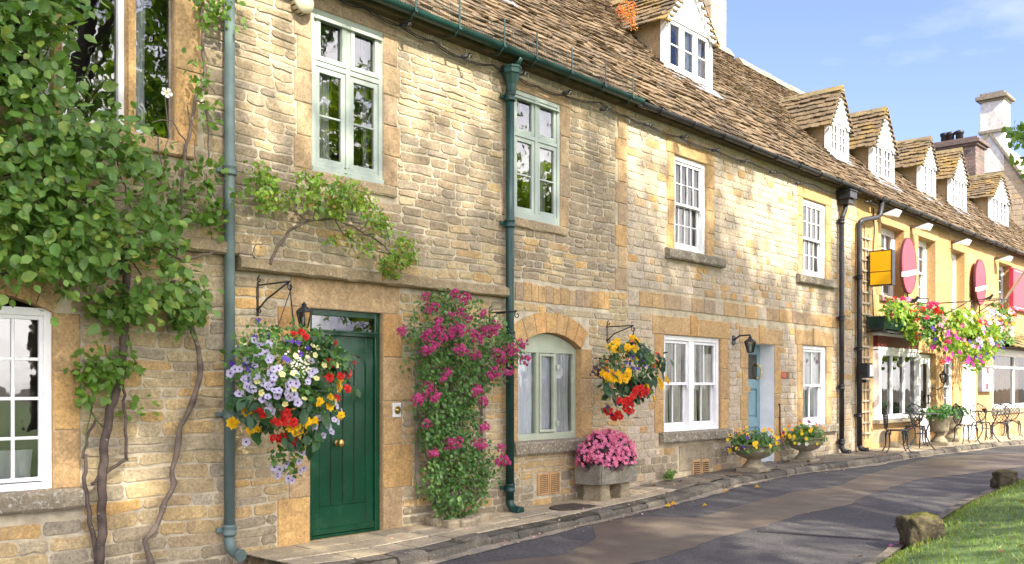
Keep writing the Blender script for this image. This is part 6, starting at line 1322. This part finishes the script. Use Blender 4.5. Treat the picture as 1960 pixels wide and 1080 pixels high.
farbasket('loose hanging basket of coral and white flowers, the right one beside the red panel sign',(1917,612),-.75,.5,[([(1885,605),(1905,585),(1930,590),(1942,605),(1940,640),(1930,660),(1905,645),(1890,625)],520)],
 [('red_geranium',[(1835,300),(1650,180)]),('orange_pansy',[(1730,295),(1480,325),(1690,340)]+rl(9,1560,1850,200,420)),('white_flower',rl(16,1480,1830,240,600)),('pink_begonia_flower',rl(22,1500,1880,180,480)),('magenta_flower',[(1525,270),(1560,275),(1610,695)]),('purple_flower',rl(6,1600,1700,450,700))],m_baskl)
# iron sign bracket birds
for u,v,lab in ((1756,572,'black iron bird silhouette on a scrolled bracket under the left oval sign'),(1899,567,'black iron bird silhouette on a bracket right of the farther oval sign')):
    c=W(u,v,-.5); o=E('bird_bracket',(c.x,0,c.z),lab,'bracket'); q=MB(); x,z=c.x,c.z
    q.tube([(x,-.01,z-.12),(x,-.9,z-.10)],.012,5); q.tube([(x,-.01,z-.6),(x,-.3,z-.4),(x,-.8,z-.12)],.011,5); q.tube([(x,-.02,z+.05),(x,-.02,z-.7)],.014,5); q.build('arm',m_black,o)
    q=MB(); q.v=[]; prof=[(-.22,.02),(-.12,.05),(-.02,.09),(.06,.13),(.10,.19),(.15,.20),(.17,.17),(.22,.155),(.165,.14),(.12,.05),(.04,-.02),(-.06,-.03),(-.14,.0)]
    n=len(prof); q.add([(x-.012,-.42-a*.62,z-.07+b_*.62) for a,b_ in prof]+[(x+.012,-.42-a*.62,z-.07+b_*.62) for a,b_ in prof],[tuple(range(n)),tuple(range(n,2*n))[::-1]]+[(i,i+n,(i+1)%n+n,(i+1)%n) for i in range(n)]); q.tube([(x,-.44,z-.06),(x,-.44,z-.11)],.008,4); q.build('bird',m_black,o)
# electric cable down the terrace wall
q=MB(); q.tube(wig([(1672,400),(1674,440),(1668,520),(1672,600),(1680,640)],-.03,3,.01),.012,5); tag(q.build('wall_cable',m_black,None,tuple(W(1672,640,-.03))),'black cable hanging down the yellow wall behind the yellow box sign','cable')
# fallen flowers
def fallen(pts,kind,size,lab,group):
    for u,v in pts:
        p=T(u,v,-.09); me=flower_mesh(kind); o=bpy.data.objects.new('fallen_flower',me); COL.objects.link(o); o.location=p+Vector((0,0,.012)); o.scale=(size,)*3; o.rotation_euler=(R.uniform(-.4,.4),R.uniform(-.4,.4),R.uniform(0,6)); tag(o,lab,'flower',group); ORG[o.name]=p
fallen([(1389,943),(1279,970),(1289,966),(1349,970),(1449,934)],'yellow_begonia_flower',.04,'yellow flower fallen on the road near the kerb','fallen yellow flowers')
fallen([(1708,1052),(1712,1048)],'pink_begonia_flower',.06,'pink flower fallen at the grass edge beside the larger boulder','fallen pink flowers')
n=420; pp_=[]
for _ in range(n):
    x=R.uniform(4.8,15); y=yk(x)+(R.gauss(-.12,.1) if R.random()<.5 else R.uniform(.05,1.)); 
    if y>-.05: continue
    on=y>yk(x); pp_.append((x,y,gz(x)+(.012 if on else -.078)))
pp_=np.array(pp_); nn=len(pp_)
o=inst('fallen_petals',[(0,0,0),(.5,.3,.1),(.6,.9,.15),(0,1,.2),(-.4,.5,.05)],[(0,1,2,3,4)],[0],pp_,frames(np.array((0,0,1))+NR.normal(0,.25,(nn,3)),NR.normal(size=(nn,3))),.022*(1+NR.normal(0,.3,nn)).clip(.4,2),[PET('fallen_petal',[(.6,.2,.3),(.7,.4,.45),(.5,.3,.1),(.35,.2,.12),(.65,.55,.3)])],None); tag(o,'pink petals scattered along the kerb and pavement','petals',None,'stuff')
n=150; xs=np.concatenate([NR.uniform(7.5,24,90),NR.uniform(10.8,18,60)]); ys=np.array([ye_(x)-R.uniform(-.25,3.) for x in xs[:90]]+[yk(x)+R.uniform(.05,.85) for x in xs[90:]]); zs=np.array([gz(x)+(max(vh(x,y),-.1)+.02 if i<90 else .012) for i,(x,y) in enumerate(zip(xs,ys))])
o=inst('fallen_leaves',LT,LF,[0]*4,np.stack([xs,ys,zs],1),frames(np.array((0,0,1))+NR.normal(0,.3,(n,3)),NR.normal(size=(n,3))),.05*(1+NR.normal(0,.3,n)).clip(.5,1.6),[LEAF('dry_leaf',[(.3,.15,.04),(.22,.1,.04),(.38,.26,.06),(.14,.08,.04)],trans=.1)],None); tag(o,'dry brown leaves fallen on the grass and the dark pavement','leaves',None,'stuff')
# grass blades
n=52000; xs=NR.uniform(7,30,n); dd=NR.random(n)**1.6*4.5; ys=np.array([ye_(x) for x in xs])-dd+.04; zs=np.array([gz(x)+vh(x,y) for x,y in zip(xs,ys)])-.005
o=inst('grass',[(-.5,0,0),(.5,0,0),(.15,.3,1.)],[(0,1,2)],[0],np.stack([xs,ys,zs],1),frames(np.array((0,0,1))+NR.normal(0,.45,(n,3)),NR.normal(size=(n,3))),np.stack([np.full(n,.011),np.full(n,.03),.036*(1+NR.normal(0,.35,n)).clip(.3,2)],1),[LEAF('grass_blade',[(.12,.20,.035),(.165,.26,.05),(.22,.30,.07),(.32,.29,.11)],trans=.4)],None)
tag(o,'short green mown grass on the verge','grass',None,'stuff')
# ------------------------------------------------ trees of the green (behind the viewpoint; they shade and mirror in the panes)
m_bark=M('tree_bark',(.11,.085,.06),.95,.35,6,.8,30)
m_tl=LEAF('tree_leaf',[(.06,.15,.02),(.10,.2,.03),(.15,.26,.03),(.22,.3,.04)],trans=.55)
m_tl2=LEAF('lime_tree_leaf',[(.14,.24,.03),(.22,.34,.04),(.3,.4,.05),(.36,.42,.05)],trans=.6)
def tree(label,x,y,h,clumps,n,size,seed,group='trees on the green',lm=None):
    rr=np.random.default_rng(seed); r2=random.Random(seed); z0=gz(x)+vh(x,y) if y<-4 else 0.
    o=E('tree',(x,y,z0),label,'tree',group); q=MB()
    q.tube([(x,y,z0-.1),(x+.05,y,z0+.5),(x-.05,y+.05,z0+h*.3),(x,y,z0+h*.5),(x+.1,y,z0+h*.85)],[.34,.24,.19,.14,.04],10)
    P_=[]
    for cx_,cy_,cz_,r in clumps:
        c=Vector((x+cx_,y+cy_,z0+cz_)); s=Vector((x,y,z0+h*R.uniform(.28,.5))); m_=s.lerp(c,.5)+Vector((0,0,-.2)); q.tube([s,m_,c],[.09,.06,.02],6)
        k=max(4,int(n*r*r/sum(a[3]**2 for a in clumps)/14)); d=rr.normal(size=(k,3)); d/=np.linalg.norm(d,axis=1,keepdims=True); cc=np.array(c)+d*(rr.random((k,1))**.45)*r*np.array([1,1,.8])
        P_.append((cc[:,None,:]+rr.normal(0,.24,(k,14,3))).reshape(-1,3))
    q.build('trunk',m_bark,o); p=np.concatenate(P_); leaves('crown',p,size,lm or m_tl,o,nb=(0,0,.6),nj=.7,tb=(0,0,-.6),tj=.8); return o
def crown(seed,n,rx,ry,z0,z1,rc):
    r2=random.Random(seed); return [(r2.uniform(-rx,rx),r2.uniform(-ry,ry),r2.uniform(z0,z1),r2.uniform(*rc)) for _ in range(n)]
tree('broad leafy tree standing on the green opposite the left house',-2.6,-12.8,16.5,crown(1,32,3.4,2.,7.6,15.6,(1.,1.7)),12500,.18,21)
tree('broad leafy tree standing on the green opposite the green door',3.,-13.,16.5,crown(2,32,3.3,2.,7.6,15.6,(1.,1.7)),12500,.18,22)
tree('broad leafy tree standing on the green opposite the arched window',8.,-13.,16,crown(3,27,2.9,2.,7.2,14.6,(.9,1.5)),9600,.18,23)
tree('broad leafy tree standing on the green opposite the pale cottage',12.6,-13.2,15.5,crown(4,23,2.8,2.,7.,14.0,(.9,1.4)),6800,.18,24)
tree('tall leafy tree standing on the green opposite the shops',18.,-14.,13,crown(5,9,2.6,2.,7.,11.5,(.9,1.3)),1700,.18,25)
for i,(x,y,s) in enumerate(((15.5,-15.,31),(20.5,-17.,32),(26.,-16.,33),(33.,-18.,34))):
    tree(('low spreading tree on the green facing the yellow box sign','low spreading tree on the green facing the shop window','low spreading tree on the green facing the white shop door','low spreading tree on the green facing the red panel sign')[i],x,y,9.5,crown(s,20,3.2,2.,3.2,8.6,(1.,1.7)),7500,.22,s,lm=m_tl2)
# tree at the right whose branch tip hangs into the picture
tx,ty=13.5,-6.8; z0=gz(tx)+vh(tx,ty); o=E('tree',(tx,ty,z0),'tree just beyond the right edge whose fresh green branch tips hang into the view','tree'); q=MB(); a=W(1985,270,-4.2); b_=W(1985,312,-4.2)
q.tube([(tx,ty,z0-.1),(tx,ty,z0+1.5),(tx+.1,ty,z0+3.4),(tx+.1,ty+.1,z0+6)],[.2,.15,.12,.05],9); q.tube([(tx+.1,ty,z0+2.9),a.lerp(Vector((tx,ty,z0+3.6)),.5),a,W(1935,262,-4.1)],[.05,.035,.02,.006],6); q.tube([(tx+.1,ty,z0+2.4),b_,W(1948,318,-4.1)],[.04,.015,.005],6); q.build('trunk',m_bark,o)
p=np.concatenate([poly_pts([(1925,255),(1945,245),(1975,245),(1990,300),(1945,282),(1930,272)],90,-4.0,-4.5,6,.05),poly_pts([(1944,312),(1965,305),(1990,320),(1960,330)],40,-4.,-4.5,5,.04),np.array([tx,ty,z0+6])+NR.normal(0,.9,(900,3))])
rel=p-np.array([0,-CD,CH]); uu=980+F*(rel[:,0]*ST-rel[:,1]*-0-(rel[:,1])*CT)/(rel[:,0]*CT+rel[:,1]*ST); keep_=(uu>1975)|(np.arange(len(p))<130); p=p[keep_]; leaves('crown',p,.10,m_light,o,tb=(-.5,0,-.7),nj=.6,asp=.8)
